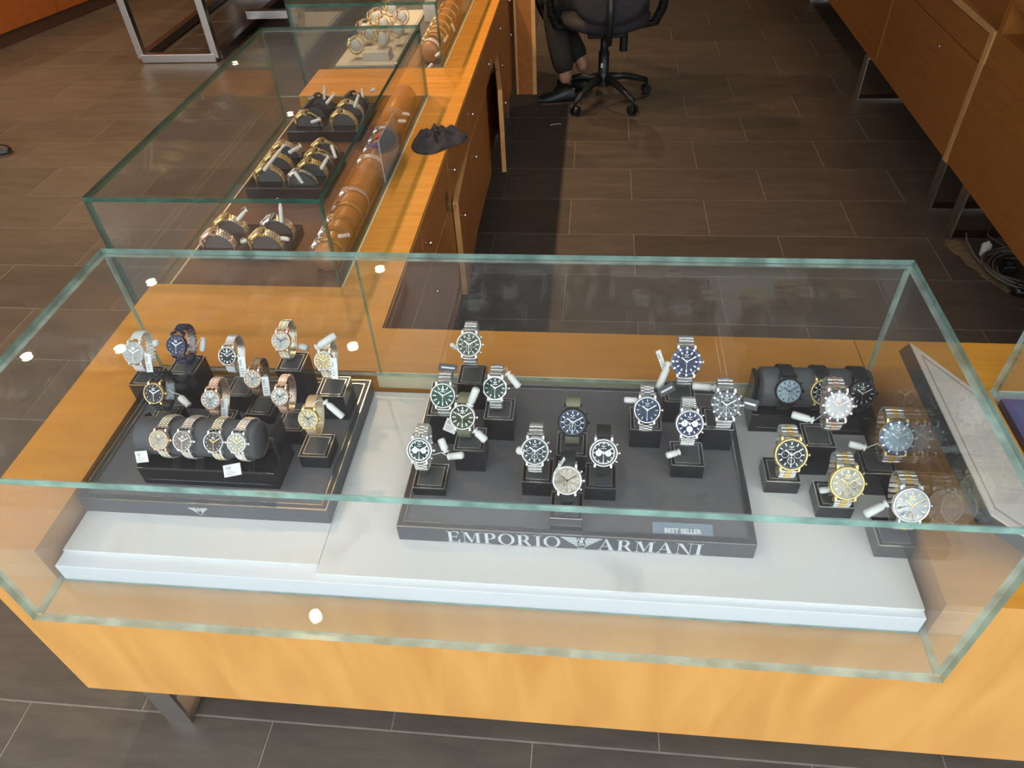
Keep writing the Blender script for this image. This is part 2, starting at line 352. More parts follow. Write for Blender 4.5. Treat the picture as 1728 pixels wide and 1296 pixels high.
# right counters
def right_unit(y0, y1, label, tray=False):
    t = thing('display_counter', label, 'counter', (2.6, (y0+y1)/2, KZ))
    if tray:
        b = B().box(2.36, 3.05, y0, y1, KZ, -.10).box(2.36, 2.385, y0, y1, -.10, 0).box(3.02, 3.05, y0, y1, -.10, 0).box(2.385, 3.02, y0, y0+.018, -.10, 0).box(2.385, 3.02, y1-.03, y1, -.10, 0)
    else:
        b = B().box(2.36, 3.05, y0, y1, KZ, 0).box(2.36, 3.05, y0, y1, .10, .118).box(2.36, 3.05, y1-.03, y1, 0, .10).box(3.03, 3.05, y0, y1-.03, 0, .10).box(2.36, 3.03, 1.75, 1.768, 0, .10)
    P(b, 'cabinet_body', M['wood_shaded'], t)
    return t
rn = right_unit(1.15, 2.425, 'near orange counter on the right with an open cubby, cables underneath')
rf = right_unit(2.43, 7.2, 'far orange counter along the right with a recessed top and a keyhole', True)
P(B().box(2.352, 2.3599, 2.43, 2.462, KZ, -.001).box(2.352, 2.3599, 2.462, 7.2, -.02, .0), 'edge_banding', M['wood_pale'], rf)
for yy in (2.47, 3.55, 4.6, 5.7):
    o = P(B().box(2.353, 2.3599, yy+.004, yy+1.0, KZ+.03, -.13), 'door', M['wood_shaded'], rf)
    P(B().box(2.353, 2.3599, yy+.004, yy+1.0, -.125, -.024), 'drawer', M['wood_shaded'], rf)
P(B().lathe([(.007, 0), (.009, .002), (.005, .005), (0, .005)], 14, T=Matrix.Translation((2.353, 2.853, -.194)) @ Matrix.Rotation(-PI/2, 4, 'Y')), 'lock', M['silver'], rf)
P(B().box(2.353, 2.3599, 1.16, 2.42, KZ+.03, -.12), 'door', M['wood_shaded'], rn)
tag(B().box(2.42, 2.80, 1.85, 2.30, .0005, .07).build('cubby_darkener', mat('darkener_navy', (.02, .02, .035), .6), None, .004), 'dark navy box added to darken the open cubby of the near right counter', 'box')  # added block that makes the lit cubby opening read dark
leg_frame(rn, 2.20, 2.372, 2.95, axis='x'); leg_frame(rf, 2.44, 2.365, 2.95, axis='x'); leg_frame(rf, 3.66, 2.35, 2.95, axis='x'); leg_frame(rf, 5.5, 2.46, 2.95, axis='x'); leg_frame(rn, 1.3, 2.372, 2.95, axis='x')
tag(B().box(2.62, 2.78, 2.55, 2.75, -.099, -.03).box(2.64, 2.76, 2.57, 2.73, -.0299, -.022, 1).build('box', [M['plastic_black'], M['acrylic']], None, .003), 'small dark box with clear lid lying in the recessed counter top', 'box')

# ------------------------------------------------------------------ glass cases
def pane(par, x0, x1, y0, y1, z0, z1, edge='edge_clear', name='glass_pane', face='glass'):
    b = B().box(x0, x1, y0, y1, z0, z1)
    d = (x1-x0, y1-y0, z1-z0); ax = d.index(min(d))
    keep = {0: (4, 5), 1: (2, 3), 2: (0, 1)}[ax]
    b.m = [0 if i in keep else 1 for i in range(6)]
    if face == 'glass_front': b.m[4] = b.m[5] = 2
    return P(b, name, [M[face], M[edge], M['edge']], par)
def case(label, x0, x1, y0, y1, zt, split=None, edge='edge', z0=-NB):
    T = .010
    t = thing('glass_case', label, 'display case', ((x0+x1)/2, (y0+y1)/2, z0))
    pane(t, x0, x1, y0, y1, zt-T, zt, edge)
    pane(t, x0, x1, y0, y0+T, z0, zt-T-.0004, 'edge_clear', face='glass_front') if edge == 'edge' else pane(t, x0, x1, y0, y0+T, z0, zt-T-.0004, 'edge_dark')
    return t, T
pp, H1 = .0754, .2826
c1, T = case('large frameless glass display case in the foreground full of watches', 0.001, W-.001, -pp, D1-.004, H1)
for xa, xb in ((.001, .001+T), (W-.001-T, W-.001)):
    pane(c1, xa, xb, -pp+T+.0004, D1-.0045, -NB+.006, H1-T-.0004)
pane(c1, .001+T+.0003, .4715, D1-.014, D1-.005, .0005, H1-T-.0004); pane(c1, .4735, W-.0015-T, D1-.014, D1-.005, .0005, H1-T-.0004)
pane(c1, .001+T, W-T, -pp+T+.0004, -.0006, -NB, -NB+.006, name='glass_floor')
pw_, H2 = .0715, .2255
c2, T = case('middle glass display case on the wing counter with gold watches inside', XL-pw_, WR-.004, WB0, WB1, H2, edge='edge_dark')
c2.children[0].data.materials[1] = M['edge_dark']
pane(c2, XL-pw_, XL-pw_+T, WB0+T+.0004, WB1-T-.0004, -NB+.006, H2-T-.0004, 'edge_dark')
pane(c2, WR-.004-T, WR-.004, WB0+T+.0004, WB1-T-.0004, 0, H2-T-.0004, 'edge_dark')
pane(c2, XL-pw_, WR-.004, WB1-T, WB1, 0, H2-T-.0004)
pane(c2, XL-pw_+T, XL-.0006, WB0+T+.0004, WB1-T-.0004, -NB, -NB+.006, name='glass_floor')
c3, T = case('far glass display case at the top edge, with white trays and gold watches', XL-pw_, WR+.006, T0, T1, H2, edge='edge_dark')
pane(c3, XL-pw_, XL-pw_+T, T0+T+.0004, T1-T, -NB+.006, H2-T-.0004, 'edge_dark')
pane(c3, WR+.006-T, WR+.006, T0+T+.0004, T1-T, 0, H2-T-.0004, 'edge_dark')
pane(c3, XL-pw_+T, XL-.0006, T0+T+.0004, T1-T-.0004, -NB, -NB+.006, 'edge_dark', name='glass_floor')
c4, T = case('glass display case at the right edge beside the big one, blue tray inside', X2, X3, -pp, D1-.004, H1)
for xa, xb in ((X2, X2+T), (X3-T, X3)): pane(c4, xa, xb, -pp+T+.0004, D1-.0045, -NB+.006, H1-T-.0004)
pane(c4, X2+T+.0003, X3-T, D1-.014, D1-.005, .0005, H1-T-.0004)
pane(c4, X2+T, X3-T, -pp+T+.0004, -.0006, -NB, -NB+.006, name='glass_floor')

# platforms and boards
tag(B().box(.014, W-.013, .0, D1-.020, -NB+.0003, -.042).build('display_platform', M['white'], None, .001), 'low glossy white platform in the bottom of the big glass case', 'platform')
tag(B().box(.014, .457, .028, D1-.02, -.0417, -.037).build('marble_board', M['marble'], None, .001), 'thin white marble board under the left tray', 'board')
tag(B().box(.4575, W-.013, .012, D1-.02, -.0417, -.037).build('marble_board', M['marble'], None, .001), 'wide thin white marble board under the lettered tray and the watches at right', 'board')
tag(B().box(X2+.014, X3-.014, 0, D1-.02, -NB+.0003, -.037).build('display_platform', M['white'], None, .001), 'white platform inside the glass case at the right edge', 'platform')
tag(B().box(X2+.014, 2.5, .05, .434, -.0367, -.001).build('display_tray', M['bluetray'], None, .001), 'flat blue tray inside the glass case at the right edge', 'tray')
o = B().box(XL+.002, WR-.02, WB0+.016, WB1-.016, -NB+.0003, -.044).build('display_platform', M['wood_dark']); tag(o, 'dark brown platform in the middle glass case on the wing', 'platform')
B().box(XL+.002, XL+.006, WB0+.016, WB1-.016, -.0438, -.040).build('edge_strip', M['cream'], o)
tag(B().box(XL+.002, WR-.012, T0+.016, T1-.016, -NB+.0003, -.044).build('display_platform', M['felt']), 'grey platform in the far glass case', 'platform')

# ------------------------------------------------------------------ trays
def tray(x0, x1, y0, y1, label, trim):
    t = thing('display_tray', label, 'tray', ((x0+x1)/2, (y0+y1)/2, -.0365)); zt = 0; r = .010
    b = B().box(x0, x1, y0, y1, -.0365, -.006)
    b.box(x0, x1, y0, y0+r, -.006, zt).box(x0, x1, y1-r, y1, -.006, zt).box(x0, x0+r, y0+r, y1-r, -.006, zt).box(x1-r, x1, y0+r, y1-r, -.006, zt)
    P(b, 'tray_body', M['tray'], t)
    q = .0016
    b = B().box(x0, x1, y0-.0003, y0+q, zt, zt+.0008).box(x0, x1, y1-q, y1, zt, zt+.0008).box(x0, x0+q, y0+q, y1-q, zt, zt+.0008).box(x1-q, x1, y0+q, y1-q, zt, zt+.0008)
    b.box(x0+r, x1-r, y0+r, y0+r+q, -.004, zt).box(x0+r, x1-r, y1-r-q, y1-r, -.004, zt).box(x0+r, x0+r+q, y0+r+q, y1-r-q, -.004, zt).box(x1-r-q, x1-r, y0+r+q, y1-r-q, -.004, zt)
    P(b, 'metal_trim', M[trim], t)
    P(B().box(x0+r+q, x1-r-q, y0+r+q, y1-r-q, -.006, -.0035), 'felt_insert', M['felt'], t)
    return t
tl = tray(.014, .456, .109, .428, 'dark grey tray with pale gold trim under the ladies watches at left', 'goldtrim')
tc_ = tray(.580, 1.150, .085, .430, 'wide charcoal tray in the centre with large silver lettering on its front', 'silver')

# lettering -------------------------------------------------------
THK, THN = .19, .035
def glyph(ch):
    """high-contrast capital, unit height; returns (polygons, width)"""
    q = lambda x0, y0, x1, y1: [(x0,y0),(x1,y0),(x1,y1),(x0,y1)]
    sf = lambda c, y, h=.17: q(c-h, y if y else 0, c+h, (y if y else 0)+THN)
    if ch == 'I': return [q(.14,0,.14+THK,1), q(.0,0,.47,THN), q(0,1-THN,.47,1)], .47
    if ch == 'E': return [q(.12,0,.12+THK,1), q(0,0,.8,THN), q(0,1-THN,.76,1), q(.3,.49,.62,.49+THN), q(.59,.38,.62,.64), [(.8,0),(.8,.28),(.77,.28),(.66,THN)], [(.76,1),(.64,1-THN),(.73,.76),(.76,.76)]], .84
    if ch in 'PR':
        ps = [q(.12,0,.12+THK,1), q(0,0,.44,THN)]
        n = 14
        ys0, ys1 = (.44, 1)
        cy0 = (ys0+ys1)/2; ry = (ys1-ys0)/2
        for k in range(n):
            a0, a1 = -PI/2+PI*k/n, -PI/2+PI*(k+1)/n
            o = lambda a: (.46+.30*math.cos(a), cy0+ry*math.sin(a)); i_ = lambda a: (.42+.16*math.cos(a), cy0+(ry-THN)*math.sin(a))
            ps.append([i_(a0), o(a0), o(a1), i_(a1)])
        ps += [q(0,1-THN,.47,1), q(.3,.44,.47,.44+THN)]
        if ch == 'R': ps.append([(.42,.46),(.62,.46),(.88,.03),(.97,.0),(.72,0)])
        return ps, (.80 if ch == 'P' else .96)
    if ch == 'O':
        ps = []; n = 28
        for k in range(n):
            a0, a1 = 2*PI*k/n, 2*PI*(k+1)/n
            o = lambda a: (.5+.5*math.cos(a), .5+.52*math.sin(a)); i_ = lambda a: (.5+.32*math.cos(a), .5+.485*math.sin(a))
            ps.append([i_(a0), o(a0), o(a1), i_(a1)])
        return ps, 1.0
    if ch == 'A': return [[(.10,THN),(.14,THN),(.50,.93),(.48,1)], [(.40,1.0),(.52,1.0),(.92,THN),(.68,THN)], q(.22,.32,.66,.32+THN), q(0,0,.26,THN), q(.58,0,1.0,THN)], 1.0
    if ch == 'M': return [q(.13,0,.13+THN,1), q(.86,0,.86+THK,1), [(.12,1),(.34,1),(.62,.12),(.54,0)], [(.54,0),(.60,.06),(.90,1),(.86,1)], q(0,0,.3,THN), q(.74,0,1.18,THN), q(0,1-THN,.3,1), q(.86,1-THN,1.18,1)], 1.18
    if ch == 'N': return [q(.13,0,.13+THN,1), q(.84,0,.84+THN,1), [(.10,1),(.33,1),(.875,0),(.84,0),(.78,0)], q(0,0,.3,THN), q(0,1-THN,.3,1), q(.70,1-THN,1.0,1)], 1.0
def word(s, x0, x1, z0, h, y, par, th=.0006):
    gl = [glyph(c) for c in s]; gap = .10; tot = sum(g[1] for g in gl)+gap*(len(s)-1); sx = (x1-x0)/tot; x = 0
    T = Matrix.Translation((x0, y, z0)) @ Matrix.Rotation(PI/2, 4, 'X')
    for ps, w_ in gl:
        b = B()
        for p_ in ps: b.prism([((x+a)*sx, c*h) for a, c in p_], 0, th, 0, T)
        P(b, 'letter', M['silverprint'], par)
        x += w_+gap
def eagle(b, xc, z0, wd, h, y, th=.0006):
    T = Matrix.Translation((xc, y, z0)) @ Matrix.Rotation(PI/2, 4, 'X')
    for s in (-1, 1):
        for k in range(6):
            z1 = h*(1-.03-k*.155); z2 = z1-h*.10; xo = wd/2*(1-k*.155); xi = wd*.085 if k > 0 else wd*.12
            if k >= 3: xi = wd*.10
            pts = [(s*xi, z1), (s*xo, z1), (s*(xo-wd*.05), z2), (s*xi, z2)]
            b.prism(pts if s > 0 else pts[::-1], 0, th, 0, T)
    b.prism([(-wd*.085, h*.97), (wd*.0, h*.72), (0, h*.55), (-wd*.04, h*.5), (-wd*.05, h*.72)][::-1], 0, th, 0, T)
    b.prism([(-wd*.02, h*.98), (wd*.05, h*.98), (wd*.085, h*.85), (wd*.04, h*.86), (wd*.04, h*.5), (0, h*.5), (0, h*.8)][::-1], 0, th, 0, T)
    b.prism([(-wd*.09, 0), (wd*.09, 0), (wd*.02, h*.06), (-wd*.02, h*.06)], 0, th, 0, T)
YT = .085
word('EMPORIO', .661, .846, -.0345, .0290, YT-.0001, tc_); word('ARMANI', .906, 1.070, -.0345, .0290, YT-.0001, tc_)
b = B(); eagle(b, .8795, -.0345, .066, .030, YT-.0001)
P(b, 'eagle_emblem', M['silverprint'], tc_)
def text(s, size, m_, par, T, name='lettering', ext=.0002, align='CENTER'):
    cu = bpy.data.curves.new(name, 'FONT'); cu.body = s; cu.size = size; cu.extrude = ext; cu.align_x = align; cu.align_y = 'CENTER'; cu.resolution_u = 3; cu.offset = size*.02
    o = bpy.data.objects.new(name, cu); C.objects.link(o); cu.materials.append(m_)
    if par: o.parent = par; o.matrix_parent_inverse = Matrix.Translation(par.location).inverted() if not par.parent else Matrix()
    o.matrix_basis = T; me = bpy.data.meshes.new_from_object(o); q = bpy.data.objects.new(name, me); C.objects.link(q)
    q.parent = o.parent; q.matrix_parent_inverse = o.matrix_parent_inverse.copy(); q.matrix_basis = T; q['kind'] = 'stuff'; bpy.data.objects.remove(o)
    return q
RX = Matrix.Rotation(PI/2, 4, 'X')
text('GA', .0085, M['silverprint'], tc_, Matrix.Translation((.8795, YT-.0005, -.0235)) @ RX)
b = B(); eagle(b, .227, -.030, .036, .019, .109-.0001); P(b, 'eagle_emblem', M['silverprint'], tl)
P(B().lathe([(.0055,0),(.0068,0),(.0068,.0004),(.0055,.0004)], 24, closed=True, T=Matrix.Translation((1.128,.102,-.0034))).box(1.1235,1.1325,.1013,.1027,-.0034,-.0031), 'round_mark', M['ghost'], tc_)
bs = thing('sign_plate', 'small silver BEST SELLER plate at the front right of the centre tray', 'sign', (1.038, .104, -.003))
TS = Matrix.Rotation(math.radians(18), 4, 'X')
B().box(-.047, .047, -.014, .014, 0, .003, T=TS).box(-.047, .047, .010, .0139, -.0005, .0, T=TS).build('plate', M['chrome'], bs, .0004).data.materials[0] = mat('plate_silver', (.20, .26, .31), .35, .2)
text('BEST SELLER', .0105, M['inkw'], None, TS @ Matrix.Translation((0, 0, .0037))).parent = bs

# ------------------------------------------------------------------ watches
def loopf(a, bb):
    return (lambda t: Vector((0, bb*math.sin(t), a*math.cos(t)))), (lambda t: Vector((0, bb*math.cos(t), -a*math.sin(t))).normalized())
def band(style, R, a, bb, w0, w1, t0, cols):
    """bracelet around the loop from lug to lug, in the watch's own frame"""
    pos, tan = loopf(a, bb); b = B(); th = .0024 if style not in ('leather', 'mesh') else (.0030 if style == 'leather' else .0014)
    if style in ('leather', 'mesh'):
        N = 40; prev = None; vs = []
        for i in range(N+1):
            t = t0+(2*PI-2*t0)*i/N; p = pos(t); d = tan(t); n = Vector((1,0,0)).cross(d)
            s_ = abs(i/N-.5)*2; wd = (w1+(w0-w1)*s_)/2
            n = n if n.dot(p) > 0 else -n
            for sx, sn in ((-1,0),(1,0),(1,1),(-1,1)):
                vs.append(p+Vector((sx*wd,0,0))+n*sn*th)
        fs = [(i*4+k, i*4+(k+1) % 4, (i+1)*4+(k+1) % 4, (i+1)*4+k) for i in range(N) for k in range(4)]
        fs += [(0,3,2,1), (N*4, N*4+1, N*4+2, N*4+3)]
        b.add(vs, fs, 0, True); b.sm = [False]*len(b.sm)
        if style == 'leather':      # keeper loops
            for tt in (PI*.80, PI*.88):
                p = pos(tt); d = tan(tt); n = Vector((1,0,0)).cross(d); n = n if n.dot(p) > 0 else -n
                T = Matrix((Vector((1,0,0)), d, n)).transposed().to_4x4(); T.translation = p
                b.box(-w1/2-.0008, w1/2+.0008, -.0015, .0015, -.0003, th+.0008, 0, T)
        return b
    L = PI*(3*(a+bb)-math.sqrt((3*a+bb)*(a+3*bb)))*(1-t0/PI)
    pitch = {'link3': .0062, 'link5': .0040, 'bead': .0034, 'hshape': .0072}[style]
    N = max(12, int(L/pitch))
    split = {'link3': [(-1,-.42,0,1),(-.42,.42,1,1.12),(.42,1,0,1)], 'hshape': [(-1,-.36,0,1),(-.36,.36,1,1.2),(.36,1,0,1)],
             'link5': [(-1,-.55,0,1),(-.55,-.2,1,1.1),(-.2,.2,0,1.15),(.2,.55,1,1.1),(.55,1,0,1)],
             'bead': [(-1,-.66,0,1),(-.66,-.3,1,1.15),(-.3,.3,0,1.0),(.3,.66,1,1.15),(.66,1,0,1)]}[style]
    for i in range(N):
        t = t0+(2*PI-2*t0)*(i+.5)/N
        for ci, (u0, u1, mi, hh) in enumerate(split):
            tt = t + ((2*PI-2*t0)/N*.5 if (ci % 2 and style in ('link5', 'bead', 'link3')) else 0)
            if tt > 2*PI-t0-.03: continue
            p = pos(tt); d = tan(tt); n = Vector((1,0,0)).cross(d)
            if n.dot(p) < 0: n = -n
            x_ = d.cross(n)
            T = Matrix((x_, d, n)).transposed().to_4x4(); T.translation = p
            s_ = abs((tt-t0)/(2*PI-2*t0)-.5)*2; wd = (w1+(w0-w1)*s_)/2; hl = L/N/2*.80
            x0, x1 = u0*wd+.0001, u1*wd-.0001
            e = .0006
            vs = [(x0,-hl,0),(x1,-hl,0),(x1,hl,0),(x0,hl,0),(x0,-hl,th*hh-e),(x1,-hl,th*hh-e),(x1,hl,th*hh-e),(x0,hl,th*hh-e),(x0+e*.5,-hl+e,th*hh),(x1-e*.5,-hl+e,th*hh),(x1-e*.5,hl-e,th*hh),(x0+e*.5,hl-e,th*hh)]
            b.add(vs, [(3,2,1,0),(0,1,5,4),(1,2,6,5),(2,3,7,6),(3,0,4,7),(4,5,9,8),(5,6,10,9),(6,7,11,10),(7,4,8,11),(8,9,10,11)], cols[mi], False, T)
    return b
MESHC = {}
def watch(label, loc, R, tilt, yaw, casem='steel', dial='black', style='link3', bm='steel', bm2=None, bezel='plain', feat='plain', mark='inkw', hands='steel', simple=False, group=None, hexa=False, depth=.0285, rx=0, bbo=None, wide=1):
    """R outer radius; origin of the thing = centre of the strap loop"""
    R = R*1.10; a = depth; bb = bbo or (.0145+R*1.03 if R > .0195 else .0160+R*1.03)
    al = math.radians(tilt); N_ = Vector((0, -math.cos(al), math.sin(al))); N_.rotate(Matrix.Rotation(math.radians(yaw), 3, 'Z'))
    ctr = Vector(loc)-N_*(a+.004)
    U2 = Vector((0, math.sin(al), math.cos(al))); U2.rotate(Matrix.Rotation(math.radians(yaw), 3, 'Z')); X2_ = Vector((1,0,0)); X2_.rotate(Matrix.Rotation(math.radians(yaw), 3, 'Z'))
    t = thing('wristwatch', label, 'watch', ctr, group=group); Mx = Matrix((X2_, U2, N_)).transposed()
    if rx: Mx = Mx @ Matrix.Rotation(math.radians(rx), 3, 'Z')
    t.rotation_euler = Mx.to_euler()
    cm, bmm, bm2m = M[casem], M[bm], M[bm2 or bm]
    key = (round(R, 4), casem, dial, style, bm, bm2, bezel, feat, mark, hands, hexa, depth, bbo)
    if key in MESHC:
        for name, me in MESHC[key]:
            o = bpy.data.objects.new(name, me); C.objects.link(o); o.parent = t
        return t
    parts = []
    z0 = a-.006; zd = a+.0028; zt = a+.0042
    ri = R*.86 if bezel != 'diver' else R*.78
    b = B()
    if hexa:
        pts = [(R*1.02*math.cos(PI/8+PI/4*k)*(1 if k % 4 in (0,3) or True else 1), R*1.06*math.sin(PI/8+PI/4*k)) for k in range(8)]
        pi_ = [(ri*math.cos(PI/8+PI/4*k), ri*math.sin(PI/8+PI/4*k)) for k in range(8)]
        vs = [(x, y, z0) for x, y in pts]+[(x, y, zt-.001) for x, y in pts]+[(x*.96, y*.96, zt) for x, y in pts]
        n = 8; fs = [tuple(range(7,-1,-1))]+[(i+r*n, (i+1) % n+r*n, (i+1) % n+(r+1)*n, i+(r+1)*n) for r in (0,1) for i in range(n)]
        b.add(vs, fs); m_ = 48
        ring = [(ri*math.cos(2*PI*k/m_), ri*math.sin(2*PI*k/m_), zt) for k in range(m_)]
        outer = []
        for k in range(m_):
            an = 2*PI*k/m_; seg = int(((an-PI/8) % (2*PI))/(PI/4)) % 8; p0 = pts[seg]; p1 = pts[(seg+1) % 8]
            dx, dy = math.cos(an), math.sin(an); ex, ey = (p1[0]-p0[0])*.96, (p1[1]-p0[1])*.96
            den = dx*ey-dy*ex; s_ = (p0[0]*.96*ey-p0[1]*.96*ex)/den; outer.append((dx*s_, dy*s_, zt))
        b.add(ring+outer, [(k, m_+k, m_+(k+1) % m_, (k+1) % m_) for k in range(m_)])
        b.lathe([(ri, zt), (ri-.0004, zd-.0002)], 48, caps=False)
    else:
        b.lathe([(0, z0-.001), (R*.8, z0-.001), (R*.97, z0+.001), (R, a-.001), (R*.99, a+.0015), (R*.955, zt-.0006), (R*.93, zt), (ri+.0004, zt), (ri, zd)], 44, caps=False)
    w0 = R*(.98 if style != 'leather' else 1.0)*wide; w1 = w0*.84
    # lugs
    zl = (a-.003)*math.cos(math.asin(min(.97, (R+.0036)/bb)))
    for sy in (-1, 1):
        for sx in (-1, 1):
            x = sx*w0*.5+sx*.0012
            pr = [(R*.72, a+.0005), (R*1.04, a-.0010), (R+.0048, zl+.0012), (R+.0030, zl-.0022), (R*.72, z0+.0005)]
            vs = [(x+dx, sy*y, z) for dx in (-.0016, .0016) for y, z in pr]
            b.add(vs, [(0,1,2,3,4), (9,8,7,6,5)]+[(i, 5+i, 5+(i+1) % 5, (i+1) % 5) for i in range(5)])
    parts.append(('case', b.build('case', cm, t)))
    if bezel == 'diver':
        b = B().lathe([(ri+.0003, zt+.0001), (R*.95, zt+.0001), (R*.97, zt-.0006)], 44, caps=False)
        parts.append(('bezel_insert', b.build('bezel_insert', DIAL['navy' if dial == 'navy' else ('blue' if dial == 'icy' else 'black')], t)))
        b = B()
        for k in range(12):
            T = Matrix.Rotation(2*PI*k/12, 4, 'Z'); b.box(-R*.05, R*.05, ri+.0006, R*.94, zt, zt+.0004, 0, T)
        parts.append(('bezel_marks', b.build('bezel_marks', M['silver'], t)))
    if bezel == 'crystal':
        b = B(); n = int(2*PI*R*.93/.0021)
        for k in range(n):
            T = Matrix.Rotation(2*PI*k/n, 4, 'Z') @ Matrix.Translation((R*.93, 0, zt)); r_ = .0009
            b.add([(r_,0,0),(0,r_,0),(-r_,0,0),(0,-r_,0),(0,0,.0008)], [(0,1,4),(1,2,4),(2,3,4),(3,0,4)], 0, False, T)
        o = b.build('crystal_ring', M['silver'], t, kind='stuff'); parts.append(('crystal_ring', o))
    b = B().lathe([(0, zd), (ri, zd)], 40, smooth=False); parts.append(('dial', b.build('dial', DIAL[dial], t)))
    # markers
    b = B(); T12 = range(12)
    for k in T12:
        T = Matrix.Rotation(-2*PI*k/12, 4, 'Z')
        if feat == 'stones': b.lathe([(.0009, zd), (.0007, zd+.0003), (0, zd+.0004)], 6, T=T @ Matrix.Translation((0, ri*.80, 0)))
        elif feat in ('roman',) : b.box(-.0005, .0005, ri*.62, ri*.88, zd, zd+.0002, 0, T) if k % 3 else b.box(-.0011, .0011, ri*.62, ri*.88, zd, zd+.0002, 0, T)
        else:
            wd = .0006 if feat in ('plain', 'sun') else .0009
            if bezel == 'diver': wd = .0012
            b.box(-wd, wd, ri*(.68 if feat != 'sun' else .6), ri*.90, zd, zd+.0003, 0, T)
    for s_ in (-1, 1): b.prism([(0, ri*.42), (s_*ri*.20, ri*.60), (s_*ri*.05, ri*.58)] if s_ > 0 else [(0, ri*.42), (s_*ri*.05, ri*.58), (s_*ri*.20, ri*.60)], zd, zd+.0002)
    b.box(-ri*.22, ri*.22, ri*.34, ri*.375, zd, zd+.0001)
    if feat in ('chrono', 'panda', 'white3'):
        for k in range(60):
            if k % 5: b.box(-.0002, .0002, ri*.92, ri*.97, zd, zd+.0001, 0, Matrix.Rotation(-2*PI*k/60, 4, 'Z'))
    mk = M[mark]; parts.append(('hour_markers', b.build('hour_markers', mk, t)))
    if feat in ('chrono', 'panda', 'white3'):
        cs = [(-.42, 0), (.42, 0), (0, -.44)] if feat != 'panda' else [(-.38, -.02), (.38, -.02)]
        if feat == 'vert': cs = [(0,.4),(0,-.4)]
        for cx_, cy2 in cs:
            rr = ri*.25; T = Matrix.Translation((cx_*ri, cy2*ri, zd))
            if feat in ('panda', 'white3'):
                o = B().lathe([(0, .0002), (rr, .0002), (rr*1.02, 0)], 20, T=T, caps=False).box(-.0003, .0003, -rr*.1, rr*.7, .0002, .0005, 1, T).build('subdial', [DIAL['silver'], M['ink']], t)
            else:
                o = B().lathe([(rr*.88, .0001), (rr*.9, .0003), (rr, .0003), (rr*1.02, .0001)], 20, T=T, caps=False).box(-.0002, .0002, 0, rr*.7, .0002, .0005, 0, T @ Matrix.Rotation(1.1, 4, 'Z')).build('subdial', mk, t)
            parts.append(('subdial', o))
    if feat == 'panda':
        o = B().lathe([(ri*.80, zd+.0001), (ri*.80, zd+.0003), (ri*.90, zd+.0003), (ri*.9, zd+.0001)], 40, caps=False).build('minute_ring', M['inkw'], t); parts.append(('minute_ring', o))
    b = B()
    b.prism([(-.0006, -ri*.1), (.0006, -ri*.1), (.0008, ri*.5), (0, ri*.56), (-.0008, ri*.5)], zd+.0006, zd+.0008, 0, Matrix.Rotation(math.radians(52), 4, 'Z'))
    b.prism([(-.0005, -ri*.1), (.0005, -ri*.1), (.0006, ri*.76), (0, ri*.82), (-.0006, ri*.76)], zd+.0008, zd+.0010, 0, Matrix.Rotation(math.radians(-60), 4, 'Z'))
    if feat != 'roman': b.box(-.0002, .0002, -ri*.85, ri*.2, zd+.001, zd+.0011)
    b.lathe([(.0011, zd), (.0011, zd+.0013), (0, zd+.0014)], 10)
    parts.append(('hands', b.build('hands', M[hands], t)))
    b = B(); T = Matrix.Translation((R*.98, 0, a-.0012)) @ Matrix.Rotation(PI/2, 4, 'Y')
    b.lathe([(.0012, 0), (.0012, .0012), (.0026, .0014), (.0026, .0036), (.0018, .0042), (0, .0042)], 12, T=T)
    if feat in ('chrono', 'panda', 'white3'):
        for s_ in (-1, 1):
            T2 = Matrix.Rotation(s_*math.radians(33), 4, 'Z') @ T; b.lathe([(.0010, 0), (.0010, .002), (.0019, .0022), (.0019, .004), (0, .004)], 10, T=T2)
    parts.append(('crown', b.build('crown', cm, t)))
    t0 = math.asin(min(.98, (R+.0002)/bb)) if bb > R+.0015 else 1.2
    t0 = min(t0, 1.05)
    cols = (0, 1)
    o = band(style, R, a-.003, bb, w0, w1, t0, cols).build('strap' if style in ('leather', 'mesh') else 'bracelet', [bmm, bm2m], t); parts.append((o.name.split('.')[0], o))
    MESHC[key] = [(n, o.data) for n, o in parts]
    return t
